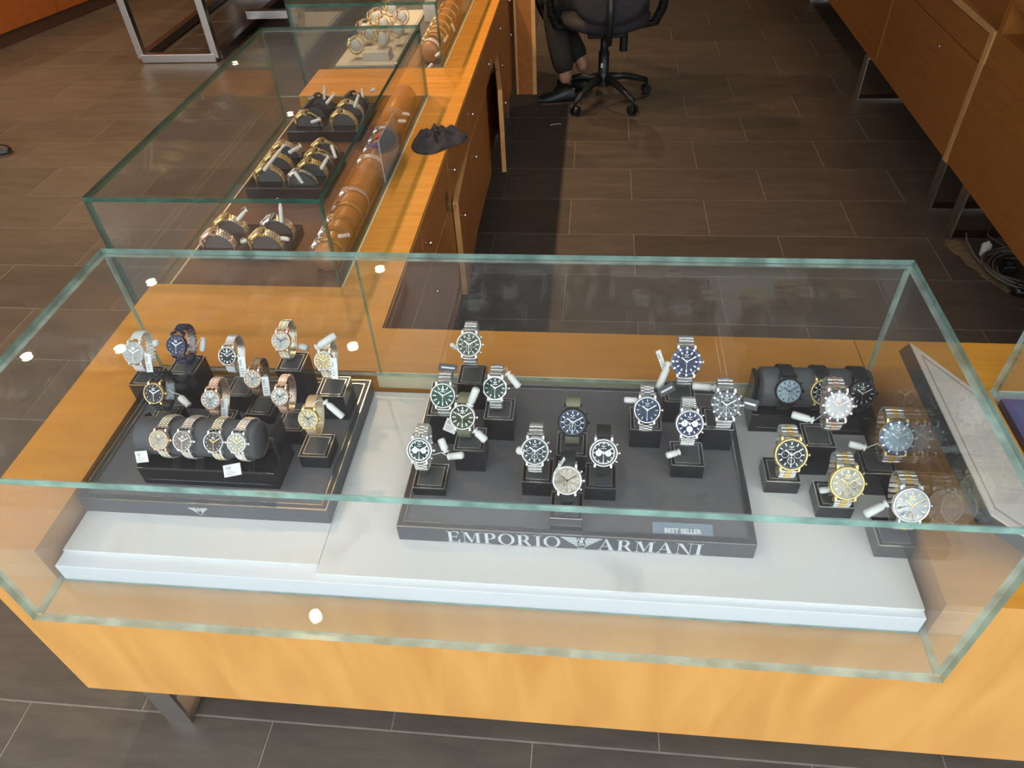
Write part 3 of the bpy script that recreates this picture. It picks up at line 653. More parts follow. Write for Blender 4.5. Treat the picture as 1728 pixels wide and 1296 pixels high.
def stand(blk, wt, R, label, group=None, zc=None, depth=.0285, tilt=38):
    x0, x1, y0, zt, zb = blk; d = .054; xc = wt.location.x; y1 = y0+d
    xm = (x0+x1)/2
    t = thing('watch_stand', label, 'display stand', (xm, (y0+y1)/2, zb), group=group)
    def Q(b, n, m_, bev=0): return P(b, n, m_, t, bev)
    Q(B().box(x0, x1, y0, y1, zb+.0003, zt-.0015), 'block', M['blackgloss'], .0006)
    q = .0012; o_ = .006
    b = B()
    for (xa, xb, ya, yb_) in ((x0, x1, y0, y0+q), (x0, x1, y1-q, y1), (x0, x0+q, y0+q, y1-q), (x1-q, x1, y0+q, y1-q)): b.box(xa, xb, ya, yb_, zt-.0015, zt)
    for (xa, xb, ya, yb_) in ((x0+o_, x1-o_, y0+o_, y0+o_+q), (x0+o_, x1-o_, y1-o_-q, y1-o_), (x0+o_, x0+o_+q, y0+o_+q, y1-o_-q), (x1-o_-q, x1-o_, y0+o_+q, y1-o_-q)): b.box(xa, xb, ya, yb_, zt-.0012, zt-.0002)
    Q(b, 'metal_trim', M['silver'])
    Q(B().box(x0+o_+q, x1-o_-q, y0+o_+q, y1-o_-q, zt-.0015, zt-.0006), 'pad', M['blockpad'])
    # clear cuff following the strap loop, with a foot
    a = depth-.006; R = R*1.10; bb = (.0145+R*1.03 if R > .0195 else .0160+R*1.03)-.0025; hw = R*.42; al = math.radians(tilt); N = 30; vs = []
    c = Vector(wt.location); n_ = Vector((0, -math.cos(al), math.sin(al))); u_ = Vector((0, math.sin(al), math.cos(al)))
    for i in range(N+1):
        th = math.radians(35)+math.radians(290)*i/N
        for s_, k in ((-1, 0), (1, 0), (1, 1), (-1, 1)):
            rr = 1-k*.07; p = c+n_*a*math.cos(th)*rr+u_*bb*math.sin(th)*rr; vs.append((p.x+s_*hw, p.y, p.z))
    fs = [(i*4+k, i*4+(k+1) % 4, (i+1)*4+(k+1) % 4, (i+1)*4+k) for i in range(N) for k in range(4)]+[(0,3,2,1), (N*4, N*4+1, N*4+2, N*4+3)]
    b = B().add(vs, fs)
    low = min(v[2] for v in vs); ly = [v[1] for v in vs if v[2] == low][0]
    ly = min(max(ly, y0+.012), y1-.012)
    b.box(xc-hw*.9, xc+hw*.9, ly-.008, ly+.012, zt-.0005, zt+.005)
    if low > zt+.005: b.box(xc-hw*.6, xc+hw*.6, ly-.004, ly+.006, zt+.005, low+.002)
    Q(b, 'cuff', M['acrylic'])
    return t
TAB = {
 'L1':((0.036,0.361,0.113),0.0194,(0.01, 0.06, 0.341, 0.05, -0.003)),
 'L2':((0.137,0.350,0.144),0.0178,(0.105, 0.157, 0.335, 0.088, -0.003)),
 'L3':((0.227,0.350,0.122),0.0157,(0.205, 0.253, 0.33, 0.04, -0.003)),
 'L4':((0.107,0.278,0.091),0.0178,(0.078, 0.128, 0.258, 0.028, -0.003)),
 'L5':((0.224,0.260,0.098),0.0158,(0.195, 0.245, 0.24, 0.04, -0.003)),
 'L6':((0.277,0.322,0.093),0.0153,(0.25, 0.298, 0.302, 0.022, -0.003)),
 'L7':((0.323,0.379,0.137),0.0165,(0.304, 0.352, 0.36, 0.081, -0.003)),
 'L8':((0.346,0.274,0.098),0.0148,(0.328, 0.376, 0.254, 0.033, -0.003)),
 'L9':((0.412,0.340,0.126),0.0159,(0.388, 0.44, 0.32, 0.058, -0.003)),
 'L10':((0.414,0.221,0.100),0.0161,(0.385, 0.437, 0.201, 0.027, -0.003)),
 'C1':((0.670,0.380,0.140),0.0211,(0.644, 0.694, 0.36, 0.062, -0.003)),
 'C2':((0.638,0.273,0.115),0.0202,(0.605, 0.657, 0.27, 0.07, -0.003)),
 'C3':((0.724,0.300,0.111),0.0197,(0.702, 0.754, 0.284, 0.051, -0.003)),
 'C4':((0.678,0.228,0.111),0.0200,(0.66, 0.711, 0.209, 0.051, -0.003)),
 'C5':((0.613,0.172,0.088),0.0198,(0.596, 0.65, 0.152, 0.017, -0.003)),
 'C6':((0.801,0.176,0.093),0.0212,(0.779, 0.829, 0.162, 0.033, -0.003)),
 'C7':((0.859,0.234,0.102),0.0222,(0.833, 0.884, 0.215, 0.042, -0.003)),
 'C8':((0.855,0.114,0.099),0.0212,(0.829, 0.88, 0.094, 0.031, -0.003)),
 'C9':((0.910,0.179,0.092),0.0212,(0.883, 0.933, 0.159, 0.029, -0.003)),
 'C10':((0.983,0.283,0.088),0.0212,(0.958, 1.011, 0.28, 0.043, -0.003)),
 'C11':((1.050,0.365,0.127),0.0241,(1.02, 1.073, 0.345, 0.05, -0.003)),
 'C12':((1.047,0.235,0.108),0.0209,(1.025, 1.079, 0.215, 0.029, -0.003)),
 'C13':((1.111,0.285,0.104),0.0235,(1.08, 1.132, 0.281, 0.05, -0.003)),
 'R4':((1.286,0.283,0.113),0.0245,(1.248, 1.298, 0.263, 0.036, -0.037)),
 'R5':((1.215,0.226,0.054),0.0248,(1.186, 1.242, 0.219, -0.006, -0.037)),
 'R6':((1.293,0.176,0.047),0.0251,(1.262, 1.318, 0.172, -0.008, -0.037)),
 'R7':((1.376,0.244,0.084),0.0260,(1.338, 1.39, 0.224, 0.019, -0.037)),
 'R8':((1.366,0.120,0.070),0.0251,(1.336, 1.39, 0.1, -0.005, -0.037)),
}
LD = dict(bezel='plain', feat='stones', mark='inkw')
WS = dict(
 L1=('white ceramic ladies watch with crystal bezel, back left corner of the left tray', dict(casem='ceramic_white', dial='white', style='link3', bm='ceramic_white', bezel='crystal', feat='stones', hands='steel', mark='silver')),
 L2=('navy ceramic watch with crystal bezel and navy dial, high on a tall block', dict(casem='ceramic_navy', dial='navy', style='link3', bm='ceramic_navy', bezel='crystal', feat='stones', hands='silver', mark='silver')),
 L3=('small silver bead-bracelet watch with black roman dial, back of left tray', dict(casem='steel', dial='black', style='bead', bm='steel', feat='roman', mark='silver')),
 L4=('black ceramic ladies watch with black stone-marked dial and gold bezel, left side', dict(casem='gold', dial='black', style='link3', bm='ceramic_black', bezel='crystal', feat='stones', hands='silver', mark='silver')),
 L5=('rose gold bead watch with plain white dial, just behind the watch roll', dict(casem='rose', dial='white', style='bead', bm='rose', feat='sun', mark='silver', hands='gun')),
 L6=('dark rose and grey ladies watch with grey-cream dial, middle of left tray', dict(casem='rose', dial='pearl', style='bead', bm='bronze_band', bm2='gun', feat='plain', mark='rose', hands='gun')),
 L7=('gold and silver bead watch with silver dial on the tall block, back of left tray', dict(casem='rose', dial='white', style='bead', bm='steel', bm2='gold', feat='plain', mark='gold', hands='ink')),
 L8=('rose gold watch with wide pearl roman dial, in front of the tall block', dict(casem='rose', dial='pearl', style='bead', bm='rose', feat='roman', mark='silver', hands='ink')),
 L9=('silver bracelet watch with sunburst champagne dial, right rear of left tray', dict(casem='steel', dial='champagne', style='bead', bm='steel', bm2='gold', feat='sun', mark='gold', hands='gold')),
 L10=('gold mesh band watch with cream dial, front right of left tray', dict(casem='gold', dial='cream', style='mesh', bm='mesh_gold', feat='plain', mark='gold', hands='ink')),
 C1=('steel chronograph with olive dial on the tallest stand, back left of centre tray', dict(dial='olive', style='hshape', feat='chrono', mark='inkw', hands='silver')),
 C2=('steel watch with plain green three-hand dial at the left rear of centre tray', dict(dial='green', style='hshape', feat='sun', mark='silver', hands='silver')),
 C3=('steel octagonal cased watch with dark green dial', dict(dial='darkgreen', style='hshape', feat='plain', mark='silver', hands='silver', hexa=True)),
 C4=('olive mesh band watch with round olive green dial', dict(dial='olive', style='mesh', bm='mesh_olive', feat='sun', mark='silver', hands='silver')),
 C5=('steel chronograph with green dial and two white subdials, front left of centre tray', dict(dial='darkgreen', style='link3', feat='panda', mark='inkw', hands='silver')),
 C6=('steel chronograph with dark teal dial and tonal subdials, centre front', dict(dial='teal', style='hshape', feat='chrono', mark='inkw', hands='silver')),
 C7=('black cased chronograph with glossy blue dial and olive mesh band', dict(casem='black_metal', dial='blue', style='mesh', bm='mesh_olive', feat='chrono', mark='inkw', hands='silver')),
 C8=('cream dial chronograph on black leather strap, nearest the case front', dict(dial='cream', style='leather', bm='leather_black', feat='chrono', mark='gun', hands='ink')),
 C9=('black and white two-subdial chronograph on perforated black leather strap', dict(dial='black', style='leather', bm='leather_black', feat='panda', mark='inkw', hands='silver')),
 C10=('steel barrel-shaped watch with blue dial, right part of centre tray', dict(dial='blue', style='link3', feat='plain', mark='inkw', hands='silver')),
 C11=('steel diver watch with navy dial and navy notched bezel on a tall stand', dict(dial='navy', style='hshape', bezel='diver', feat='plain', mark='inkw', hands='silver')),
 C12=('steel chronograph with blue dial and three pale subdials, alone at right of centre tray', dict(dial='navy', style='link5', feat='white3', mark='inkw', hands='silver')),
 C13=('steel diver chronograph with grey-green reflecting dial, right edge of centre tray', dict(dial='grey', style='hshape', bezel='diver', feat='chrono', mark='inkw', hands='silver')),
 R4=('rose gold and steel diver watch with glare-white dial, in front of the right roll', dict(casem='rose', dial='silver', style='hshape', bm='steel', bm2='rose', bezel='diver', feat='plain', mark='rose', hands='rose')),
 R5=('two tone gold watch with black chronograph dial on the marble', dict(casem='gold', dial='black', style='hshape', bm='steel', bm2='gold', feat='chrono', mark='inkw', hands='silver')),
 R6=('two tone gold chronograph with cream dial, middle of the marble group', dict(casem='gold', dial='pearl', style='hshape', bm='steel', bm2='gold', feat='chrono', mark='gold', hands='gold')),
 R7=('two tone gold watch with pale blue shining dial near the right glass', dict(casem='gold', dial='icy', style='hshape', bm='steel', bm2='gold', bezel='diver', feat='plain', mark='inkw', hands='silver')),
 R8=('two tone gold watch with glaring white dial, nearest the right front corner', dict(casem='steel', dial='silver', style='hshape', bm='steel', bm2='gold', feat='plain', mark='gold', hands='gold')),
)
SL = dict(L1='black block stand with clear cuff under the white ceramic watch', L2='tall black block stand with clear cuff under the navy ceramic watch', L3='black block stand hidden behind others under the silver bead watch',
 L4='black block stand with clear cuff under the black ceramic ladies watch', L5='black block stand just behind the roll under the white-dialled rose watch', L6='black block stand under the dark rose watch in the middle of left tray',
 L7='tall black block stand under the gold and silver bead watch', L8='low black block stand under the pearl roman-dial rose watch', L9='wide black block stand under the champagne-dial watch', L10='low black block stand at front right of left tray under the mesh watch',
 C1='tallest black block stand of the centre tray, under the olive chronograph', C2='black block stand under the plain green three-hand watch', C3='black block stand under the octagonal green watch', C4='black block stand under the olive mesh watch',
 C5='low black block stand at the front left of centre tray under the green two-subdial watch', C6='black block stand under the dark teal chronograph', C7='black block stand under the glossy blue black-cased watch', C8='black block stand nearest the lettering under the cream-dial watch',
 C9='black block stand under the black and white leather-strap chronograph', C10='black block stand under the barrel-shaped blue watch', C11='tall black block stand under the navy diver watch', C12='lone black block stand under the watch with three pale subdials',
 C13='black block stand under the grey-green diver chronograph', R4='tall black block stand on marble under the rose and steel diver watch', R5='low black block stand on marble under the black-dial two tone watch', R6='low black block stand on marble under the cream two tone chronograph',
 R7='black block stand on marble under the pale blue two tone watch', R8='black block stand in the right front corner under the glaring white-dial watch')
for k, (lab, kw) in WS.items():
    loc, R, blk = TAB[k]
    ti = 38 if k[0] != 'L' else 34
    wt = watch(lab, loc, R, ti, 0, **kw)
    stand(blk, wt, R, SL[k], tilt=ti)

# watch rolls
def roll(x0, x1, yc, zc, r, base, label, blab):
    t = thing('watch_roll', label, 'display roll', ((x0+x1)/2, yc, zc))
    T = Matrix.Translation((x0, yc, zc)) @ Matrix.Rotation(PI/2, 4, 'Y'); L = x1-x0
    P(B().lathe([(0, .0), (r*.93, .0), (r, .003), (r, L-.003), (r*.93, L), (0, L)], 40, T=T), 'cushion', M['pillow'], t)
    P(B().lathe([(r*.90, L+.0002), (r*.93, L+.0012), (r*.96, L+.0012), (r*.96, L+.0002)], 40, T=T, closed=True), 'end_seam', M['felt'], t)
    bx0, bx1, by0, by1, bz0, bz1 = base
    s = thing('roll_stand', blab, 'display stand', ((bx0+bx1)/2, (by0+by1)/2, bz0))
    b = B().box(bx0, bx1, by0, by1, bz0+.0003, bz1)
    for xa in (bx0, bx1-.007): b.box(xa, xa+.007, yc-.006, by1, bz1, zc+.015)
    P(b, 'stand_body', M['blackgloss'], s, .0008)
    P(B().box(bx0, bx0+.012, by0-.0004, by0, bz1-.0012, bz1).box(bx1-.012, bx1, by0-.0004, by0, bz1-.0012, bz1).box(bx0+.013, bx1-.013, by0-.0003, by0, bz0+.012, bz0+.0126), 'metal_trim', M['silver'], s)
roll(.125, .335, .192, .076, .0325, (.117, .362, .150, .232, -.0035, .040), 'charcoal velvet roll holding four ladies watches, front of the left tray', 'low black stand carrying the charcoal roll on the left tray')
roll(1.190, 1.376, .398, .045, .036, (1.180, 1.386, .362, .430, -.037, .0085), 'charcoal velvet roll holding three black watches, back right of the case', 'low black stand carrying the charcoal roll at the back right')
def rollwatch(lab, c, r, R, tilt, yaw, **kw):
    al = math.radians(tilt); n = Vector((0, -math.cos(al), math.sin(al))); n.rotate(Matrix.Rotation(math.radians(yaw), 3, 'Z'))
    return watch(lab, Vector(c)+n*(r+.0105), R, tilt, yaw, depth=r+.0065, bbo=r+.0022, **kw)
RW = [((.170,.166,.098), 'gold ladies watch with champagne dial, first from the left on the left roll', dict(casem='rose', dial='cream', bezel='crystal', style='link5', bm='steel', bm2='gold', feat='stones', mark='gold', hands='gun')),
      ((.212,.166,.095), 'steel and rose watch with taupe dial, second on the left roll', dict(casem='steel', dial='rosegrey', bezel='crystal', style='link5', bm='steel', bm2='rose', feat='stones', mark='silver', hands='silver')),
      ((.263,.168,.101), 'steel and gold watch with dark brown dial, third on the left roll', dict(casem='steel', dial='brown', bezel='crystal', style='link5', bm='steel', bm2='gold', feat='stones', mark='silver', hands='gold')),
      ((.306,.166,.095), 'steel watch with white sunburst dial, rightmost on the left roll', dict(casem='steel', dial='white', style='bead', bm='steel', bm2='rose', feat='sun', mark='gold', hands='gold'))]
for p, lab, kw in RW:
    rollwatch(lab, (p[0]+.009, .192, .076), .0325, .0158, 38, random.uniform(-5, 5), **kw)
for p, lab, kw in [((1.231,.370,.062), 'all black watch with pale reflecting chronograph dial, left on the right roll', dict(casem='black_metal', dial='icy', feat='chrono', mark='ink', hands='ink')),
      ((1.290,.373,.056), 'black leather watch with gold case, half hidden in the middle of the right roll', dict(casem='gold', dial='black', feat='chrono', mark='inkw', hands='silver')),
      ((1.354,.371,.058), 'all black skeleton-dial watch at the right end of the right roll', dict(casem='black_metal', dial='black', feat='plain', mark='inkw', hands='silver'))]:
    rollwatch(lab, (p[0], .398, .045), .036, .0212, 33, 0, style='leather', bm='leather_black', **kw)

# ------------------------------------------------------------------ tags
def sec_tag(p0, p1, label, r=.0055, group=None, string=None):
    """white plastic anti-theft tag: rounded bar with a pin head and a looped string"""
    p0, p1 = Vector(p0), Vector(p1); d = (p1-p0); L = d.length
    t = thing('security_tag', label, 'security tag', p0, group=group); q = d.to_track_quat('Z', 'Y'); T = q.to_matrix().to_4x4()
    B().lathe([(0, 0), (r*.8, .0006), (r, .003), (r*.95, L*.75), (r*.62, L*.80), (r*.6, L*.86)], 14, T=T).build('tag_body', M['plastic_white'], t)
    B().lathe([(r*.6, L*.86), (r*1.0, L*.9), (r*.95, L*.97), (0, L)], 12, T=T).build('tag_head', M['plastic_white'], t)
    if string is not None:
        s = Vector(string)-p0; m1 = d+(s-d)*.5+Vector((.004, 0, .008))
        B().tube([d, d*.4+m1*.6, m1, m1*.4+s*.6+Vector((-.003,0,-.002)), s], .0006, 6).build('string', M['plastic_white'], t)
    return t
def paper(c, w_, h_, tilt, yaw, roll_, label, black=False, bars=True, name='price_tag', group=None):
    t = thing(name, label, 'tag', c, group=group)
    t.rotation_euler = (math.radians(tilt), math.radians(roll_), math.radians(yaw))
    B().box(-w_/2, w_/2, -h_/2, h_/2, 0, .0006).build('card', M['blackgloss' if black else 'paper'], t, .0002)
    b = B(); n = 0
    if black: b.box(-w_*.36, w_*.36, -h_*.10, h_*.10, .0006, .0007)
    else:
        for i in range(6): b.box(-w_*.34+i*w_*.05, -w_*.34+i*w_*.05+w_*.02, h_*.06, h_*.36, .0006, .0007)
        for i in range(3): b.box(-w_*.34, w_*(.1+.1*(i % 2)), -h_*(.08+.12*i)-h_*.03, -h_*(.08+.12*i), .0006, .0007)
    b.build('print', M['inkw' if black else 'ghost'], t)
    return t
wl = {k: TAB[k][0] for k in TAB}
sec_tag((.072,.385,.118), (.086,.370,.132), 'short white security tag beside the white ceramic watch', .0065)
sec_tag((.163,.378,.107), (.168,.392,.130), 'white cone security tag behind the navy ceramic watch', string=(.155,.375,.118))
sec_tag((.428,.385,.150), (.394,.360,.138), 'thick white security tag tilted up behind the champagne-dial watch', .007, string=(.408,.365,.133))
sec_tag((.470,.236,.092), (.440,.245,.121), 'white security tag hanging right of the gold mesh watch', .0058, string=(.420,.235,.118))
sec_tag((.158,.275,.088), (.178,.262,.080), 'white security tag right of the black ceramic ladies watch', .0065, string=(.14,.28,.10))
sec_tag((.344,.400,.108), (.362,.395,.108), 'white security tag behind the gold and silver bead watch', .0065)
sec_tag((.262,.350,.088), (.275,.338,.080), 'white security tag between the silver bead and dark rose watches', .006, string=(.24,.35,.10))
sec_tag((.766,.302,.113), (.744,.318,.133), 'white security tag right of the octagonal green watch', .006, string=(.738,.31,.145))
sec_tag((.703,.250,.158), (.690,.238,.128), 'upright white security tag between the tall stand and the octagonal watch', .0065)
sec_tag((.718,.206,.080), (.698,.215,.096), 'white cone security tag right of the olive mesh watch', .0065, string=(.69,.225,.105))
sec_tag((.645,.196,.092), (.656,.178,.078), 'white security tag leaning behind the green two-subdial watch', .0065)
sec_tag((.686,.166,.088), (.660,.172,.076), 'white cone security tag lying right of the green two-subdial watch', .006, string=(.630,.175,.075))
sec_tag((.772,.185,.085), (.786,.178,.088), 'white security tag end left of the dark teal chronograph', .007)
sec_tag((1.003,.335,.088), (1.022,.372,.120), 'white security tag leaning behind the barrel-shaped blue watch', .0065)
sec_tag((1.060,.335,.098), (1.100,.330,.100), 'white security tag lying between the two diver watches', .0065)
sec_tag((.944,.302,.092), (.972,.300,.093), 'white security tag left of the barrel-shaped blue watch', .0055)
sec_tag((1.012,.202,.066), (1.034,.212,.066), 'white security tag left of the watch with three pale subdials', .0055)
sec_tag((1.222,.295,.078), (1.256,.282,.078), 'white security tag left of the rose and steel diver watch', .0065, string=(1.275,.29,.09))
sec_tag((1.306,.246,.064), (1.332,.240,.062), 'white security tag left of the pale blue two tone watch', .006, string=(1.355,.24,.07))
sec_tag((1.302,.114,.050), (1.334,.126,.066), 'white security tag lying left of the glaring white-dial watch', .0065, string=(1.345,.12,.07))
sec_tag((1.262,.190,.010), (1.276,.186,.020), 'white security tag behind the cream two tone chronograph', .0055)
sec_tag((.640,.372,.146), (.656,.384,.120), 'white security tag pin behind the olive chronograph', .004)
paper((.066,.352,.098), .012, .036, 62, 4, 0, 'white barcode tag inside the white ceramic watch')
paper((.256,.340,.106), .013, .038, 62, 4, 0, 'long white barcode tag inside the silver bead watch')
paper((.302,.316,.082), .013, .036, 62, 6, 0, 'white barcode tag inside the dark rose watch')
paper((.246,.258,.080), .013, .036, 60, -8, 0, 'white barcode tag inside the white-dialled rose watch')
paper((.431,.335,.114), .012, .038, 62, 4, 0, 'long white barcode tag right of the champagne-dial watch')
paper((.296,.143,.052), .028, .020, 40, 18, 0, 'white barcode label hanging off the left roll')
paper((.139,.150,.068), .020, .020, 60, 10, 0, 'white label under the first watch of the left roll')
paper((.843,.118,.128), .007, .030, 62, 30, 70, 'folded white paper tag behind the cream-dial watch')
paper((.655,.235,.082), .024, .022, 40, -25, 0, 'white paper tag between the plain green and olive mesh watches')
paper((.634,.352,.108), .034, .014, 40, -6, 0, 'black brand tag left of the tallest stand in the centre tray', black=True)
paper((1.016,.322,.100), .034, .016, 45, 38, 0, 'black brand tag hanging between the blue and navy diver watches', black=True)
paper((1.008,.375,.120), .010, .036, 50, 35, 0, 'white tag with black border leaning left of the navy diver watch')
paper((1.152,.298,.096), .026, .018, 45, -20, 0, 'black tag right of the grey-green diver chronograph', black=True)

# ------------------------------------------------------------------ leaning panel between the cases
lp = thing('leaning_panel', 'beige backed flat box leaning against the right side of the big case', 'panel', (1.50, .23, 0))
A0, A1 = Vector((1.404, 0, .140)), Vector((1.590, 0, .002)); dn = (A1-A0); Lp = dn.length; ang = math.atan2(dn.z, dn.x)
T = Matrix.Translation((1.404-1.50, .045-.23, .140)) @ Matrix.Rotation(-ang, 4, 'Y')
B().box(.0, Lp, 0, .355, -.022, -.0012, T=T).build('dark_rim', M['plastic_black'], lp).data.transform(Matrix.Translation((.014, 0, .012)))
B().box(.0, Lp, 0, .355, -.001, .001, T=T).build('face_board', M['beige'], lp).data.transform(Matrix.Translation((.014, 0, .012)))
b = B()
for x0, x1, y0, y1 in ((.018, .021, .018, .337), (Lp-.021, Lp-.018, .018, .337), (.021, Lp-.021, .018, .021), (.021, Lp-.021, .334, .337)): b.box(x0, x1, y0, y1, .001, .002, T=T)
b.build('raised_border', M['acrylic'], lp).data.transform(Matrix.Translation((.014, 0, .012)))

# ------------------------------------------------------------------ wing case contents
def pillow(x, y, z0, par=None, r=.036, d=.020):
    t = thing('watch_pillow', '', 'display cushion', (x, y, z0))
    pts = [(r*math.cos(PI*k/18), (r*1.05)*math.sin(PI*k/18)) for k in range(19)]
    T = Matrix.Rotation(PI/2, 4, 'X') @ Matrix.Translation((0, 0, -d/2))
    B().prism(pts, 0, d, 0, T).build('cushion', M['pillow'], t, .002)
    return t
def wing_base(x0, x1, y0, y1, z1, label):
    t = thing('watch_stand', label, 'display stand', ((x0+x1)/2, (y0+y1)/2, -.044))
    P(B().box(x0, x1, y0, y1, -.0438, z1), 'block', M['blackgloss'], t, .001)
    P(B().box(x0, x1, y0-.0006, y0, z1-.0015, z1).box(x0, x0+.001, y0, y1, z1, z1+.0006), 'metal_trim', M['silver'], t)
wing_base(-.110, .120, 1.225, 1.455, -.010, 'low black stand carrying the gold watches in the middle of the wing case')
wing_base(-.110, .125, 1.600, 1.830, -.010, 'low black stand carrying the black and gold watches at the back of the wing case')
wing_base(-.12, .115, .905, 1.045, -.020, 'low black stand carrying the four watches at the front of the wing case')
two = dict(style='link3', feat='plain')
WW = [  # x, y of cushion, z base, label, spec
 (-.045,1.42,-.01,'steel and gold watch, rear left of the six in the wing case middle', dict(casem='gold', dial='rosegrey', bm='steel', bm2='gold')),
 (-.045,1.345,-.01,'all gold watch with shining champagne dial, centre left in the wing case middle', dict(casem='gold', dial='champagne', bm='gold')),
 (-.045,1.27,-.01,'all gold watch at the near left corner of the wing case middle group', dict(casem='gold', dial='champagne', bm='gold', bm2='rose')),
 (.072,1.435,-.01,'gold watch with large cream dial, rear right of the wing case middle group', dict(casem='gold', dial='cream', bm='gun', bm2='gold')),
 (.072,1.37,-.01,'gold link watch with dark dial in the right column, wing case middle', dict(casem='gold', dial='black', bm='gold', bm2='gun')),
 (.072,1.305,-.01,'gold and bronze watch third in the right column, wing case middle', dict(casem='gold', dial='brown', bm='gold')),
 (.060,1.245,-.01,'silver mesh link watch nearest in the right column, wing case middle', dict(casem='steel', dial='white', bm='gun', bm2='steel')),
 (-.045,1.785,-.01,'black watch at the far left of the wing case back stand', dict(casem='gun', dial='black', bm='black_metal')),
 (-.045,1.715,-.01,'black watch with pale round dial on the wing case back stand', dict(casem='black_metal', dial='silver', bm='black_metal')),
 (-.045,1.645,-.01,'black and gold link watch at the near left of the back stand', dict(casem='gold', dial='black', bm='black_metal', bm2='gold')),
 (.072,1.80,-.01,'black link watch at the far right of the wing case back stand', dict(casem='black_metal', dial='black', bm='black_metal', bm2='gun')),
 (.072,1.73,-.01,'gold and silver watch in the middle right of the back stand', dict(casem='gold', dial='champagne', bm='steel', bm2='gold')),
 (.072,1.65,-.01,'bright gold link watch at the near right of the back stand', dict(casem='gold', dial='champagne', bm='gold')),
 (-.062,1.005,-.02,'gold bezel watch with black dial, rear left of the four by the wing case front', dict(casem='gold', dial='black', bm='steel', bm2='gold')),
 (-.068,.935,-.02,'rose gold chronograph, near left of the four by the wing case front', dict(casem='rose', dial='rosegrey', bm='steel', bm2='rose')),
 (.066,1.005,-.02,'silver and gold watch with pale green dial, rear right of the four by the front', dict(casem='steel', dial='grey', bm='steel', bm2='gold')),
 (.060,.935,-.02,'gold watch with cream ringed dial, near right of the four by the front', dict(casem='gold', dial='cream', bm='gold', bm2='steel')),
]
for x, y, zb, lab, kw in WW:
    p = pillow(x, y, zb); p['label'] = 'dark grey half-round cushion under the ' + ' '.join(lab.split()[:10]).rstrip(',')
    p['label'] = ' '.join(p['label'].split()[:16])
    rollwatch(lab, (x, y, zb+.001), .0375, .0205 if kw['dial'] != 'white' else .016, 55, -90, wide=1.2, style='link3', feat='plain' if 'chrono' not in lab else 'chrono', **kw)
def long_roll(x, y0, y1, z, r, m_, label):
    t = thing('watch_roll', label, 'display roll', (x, (y0+y1)/2, z)); L = y1-y0
    T = Matrix.Translation((0, -L/2, 0)) @ Matrix.Rotation(-PI/2, 4, 'X')
    B().lathe([(0, 0), (r*.92, 0), (r, .004), (r, L-.004), (r*.92, L), (0, L)], 36, T=T).build('cushion', M[m_], t)
    B().box(-r*.8, r*.8, -L/2, L/2, -r-.001, -r*.86).build('base_strip', M['wood_dark'], t)
long_roll(.235, .86, 1.30, -.008, .034, 'amber', 'long tan leather roll with bronze watches at the right side of the wing case')
long_roll(.235, 1.32, 1.60, -.008, .034, 'amber', 'tan leather roll behind the first with white and purple strapped watches')
long_roll(.235, 1.66, 1.84, .008, .040, 'amber', 'short thick tan leather roll at the back right of the wing case')
LR = [(.895,'steel watch with gold bezel nearest the front on the tan roll', dict(casem='steel', dial='rosegrey', style='link3', bm='bronze_band', bm2='gold')),
 (.95,'thin bronze bracelet watch second on the tan roll', dict(casem='steel', dial='brown', style='bead', bm='bronze_band')),
 (1.005,'bronze half-transparent strap watch third on the tan roll', dict(casem='steel', dial='grey', style='link3', bm='bronze_band')),
 (1.075,'bronze link watch fourth on the tan roll', dict(casem='gun', dial='black', style='link3', bm='bronze_band', bm2='gold')),
 (1.15,'silver and bronze watch fifth on the tan roll', dict(casem='steel', dial='rosegrey', style='bead', bm='bronze_band', bm2='steel')),
 (1.345,'silver watch on a white rubber strap at the near end of the second roll', dict(casem='steel', dial='white', style='leather', bm='ceramic_white')),
 (1.415,'silver watch on a purple strap on the second roll', dict(casem='steel', dial='white', style='leather', bm='purple')),
 (1.475,'silver watch on an orange strap on the second roll', dict(casem='steel', dial='grey', style='leather', bm='orange')),
 (1.54,'silver bangle watch at the far end of the second roll', dict(casem='steel', dial='white', style='bead', bm='steel'))]
for y, lab, kw in LR:
    rollwatch(lab, (.235, y, -.008), .034, .0155, 38, -90, feat='plain', **kw)
ST = [((.02,1.66,.055),(.045,1.69,.075)),((-.005,1.72,.045),(.0,1.735,.085)),((.105,1.68,.035),(.11,1.73,.055)),((.12,1.74,.045),(.105,1.79,.05)),
      ((-.02,1.60,.02),(.015,1.60,.03)),((.13,1.80,.04),(.15,1.79,.05)),
      ((-.045,1.24,.035),(-.01,1.345,.065)),((.015,1.30,.060),(.045,1.33,.068)),((.115,1.26,.030),(.130,1.30,.050)),((.115,1.38,.045),(.135,1.34,.025)),((.055,1.215,.045),(.080,1.195,.020)),
      ((-.015,.96,.040),(.005,.99,.055)),((.09,.985,.02),(.09,1.01,.07)),((.0,.925,.0),(.025,.90,.02)),((.105,.93,.010),(.130,.915,.015)),((.265,.90,.035),(.29,.915,.030)),((.275,1.33,.02),(.29,1.30,.01)),
      ((.275,1.63,.035),(.30,1.62,.035)),((.27,1.585,.03),(.298,1.57,.035))]
used = {}
def near_label(p, pre):
    p = Vector(p); best = min((o for o in bpy.data.objects if o.get('category') == 'watch' and abs(o.location.y-p.y) < .3), key=lambda o: ((o.location-p).length+.2*used.get(o.name, 0)))
    n = used[best.name] = used.get(best.name, 0)+1
    short = ' '.join(best['label'].replace(',', '').split()[:10])
    return (pre if n == 1 else 'another '+pre)+' by the '+short
for i, (a_, b_) in enumerate(ST):
    sec_tag(a_, b_, near_label(b_, 'white tag'), .0052, group='white security tags in the wing case', string=tuple(Vector(b_)+Vector((-.02, .01, -.005))))
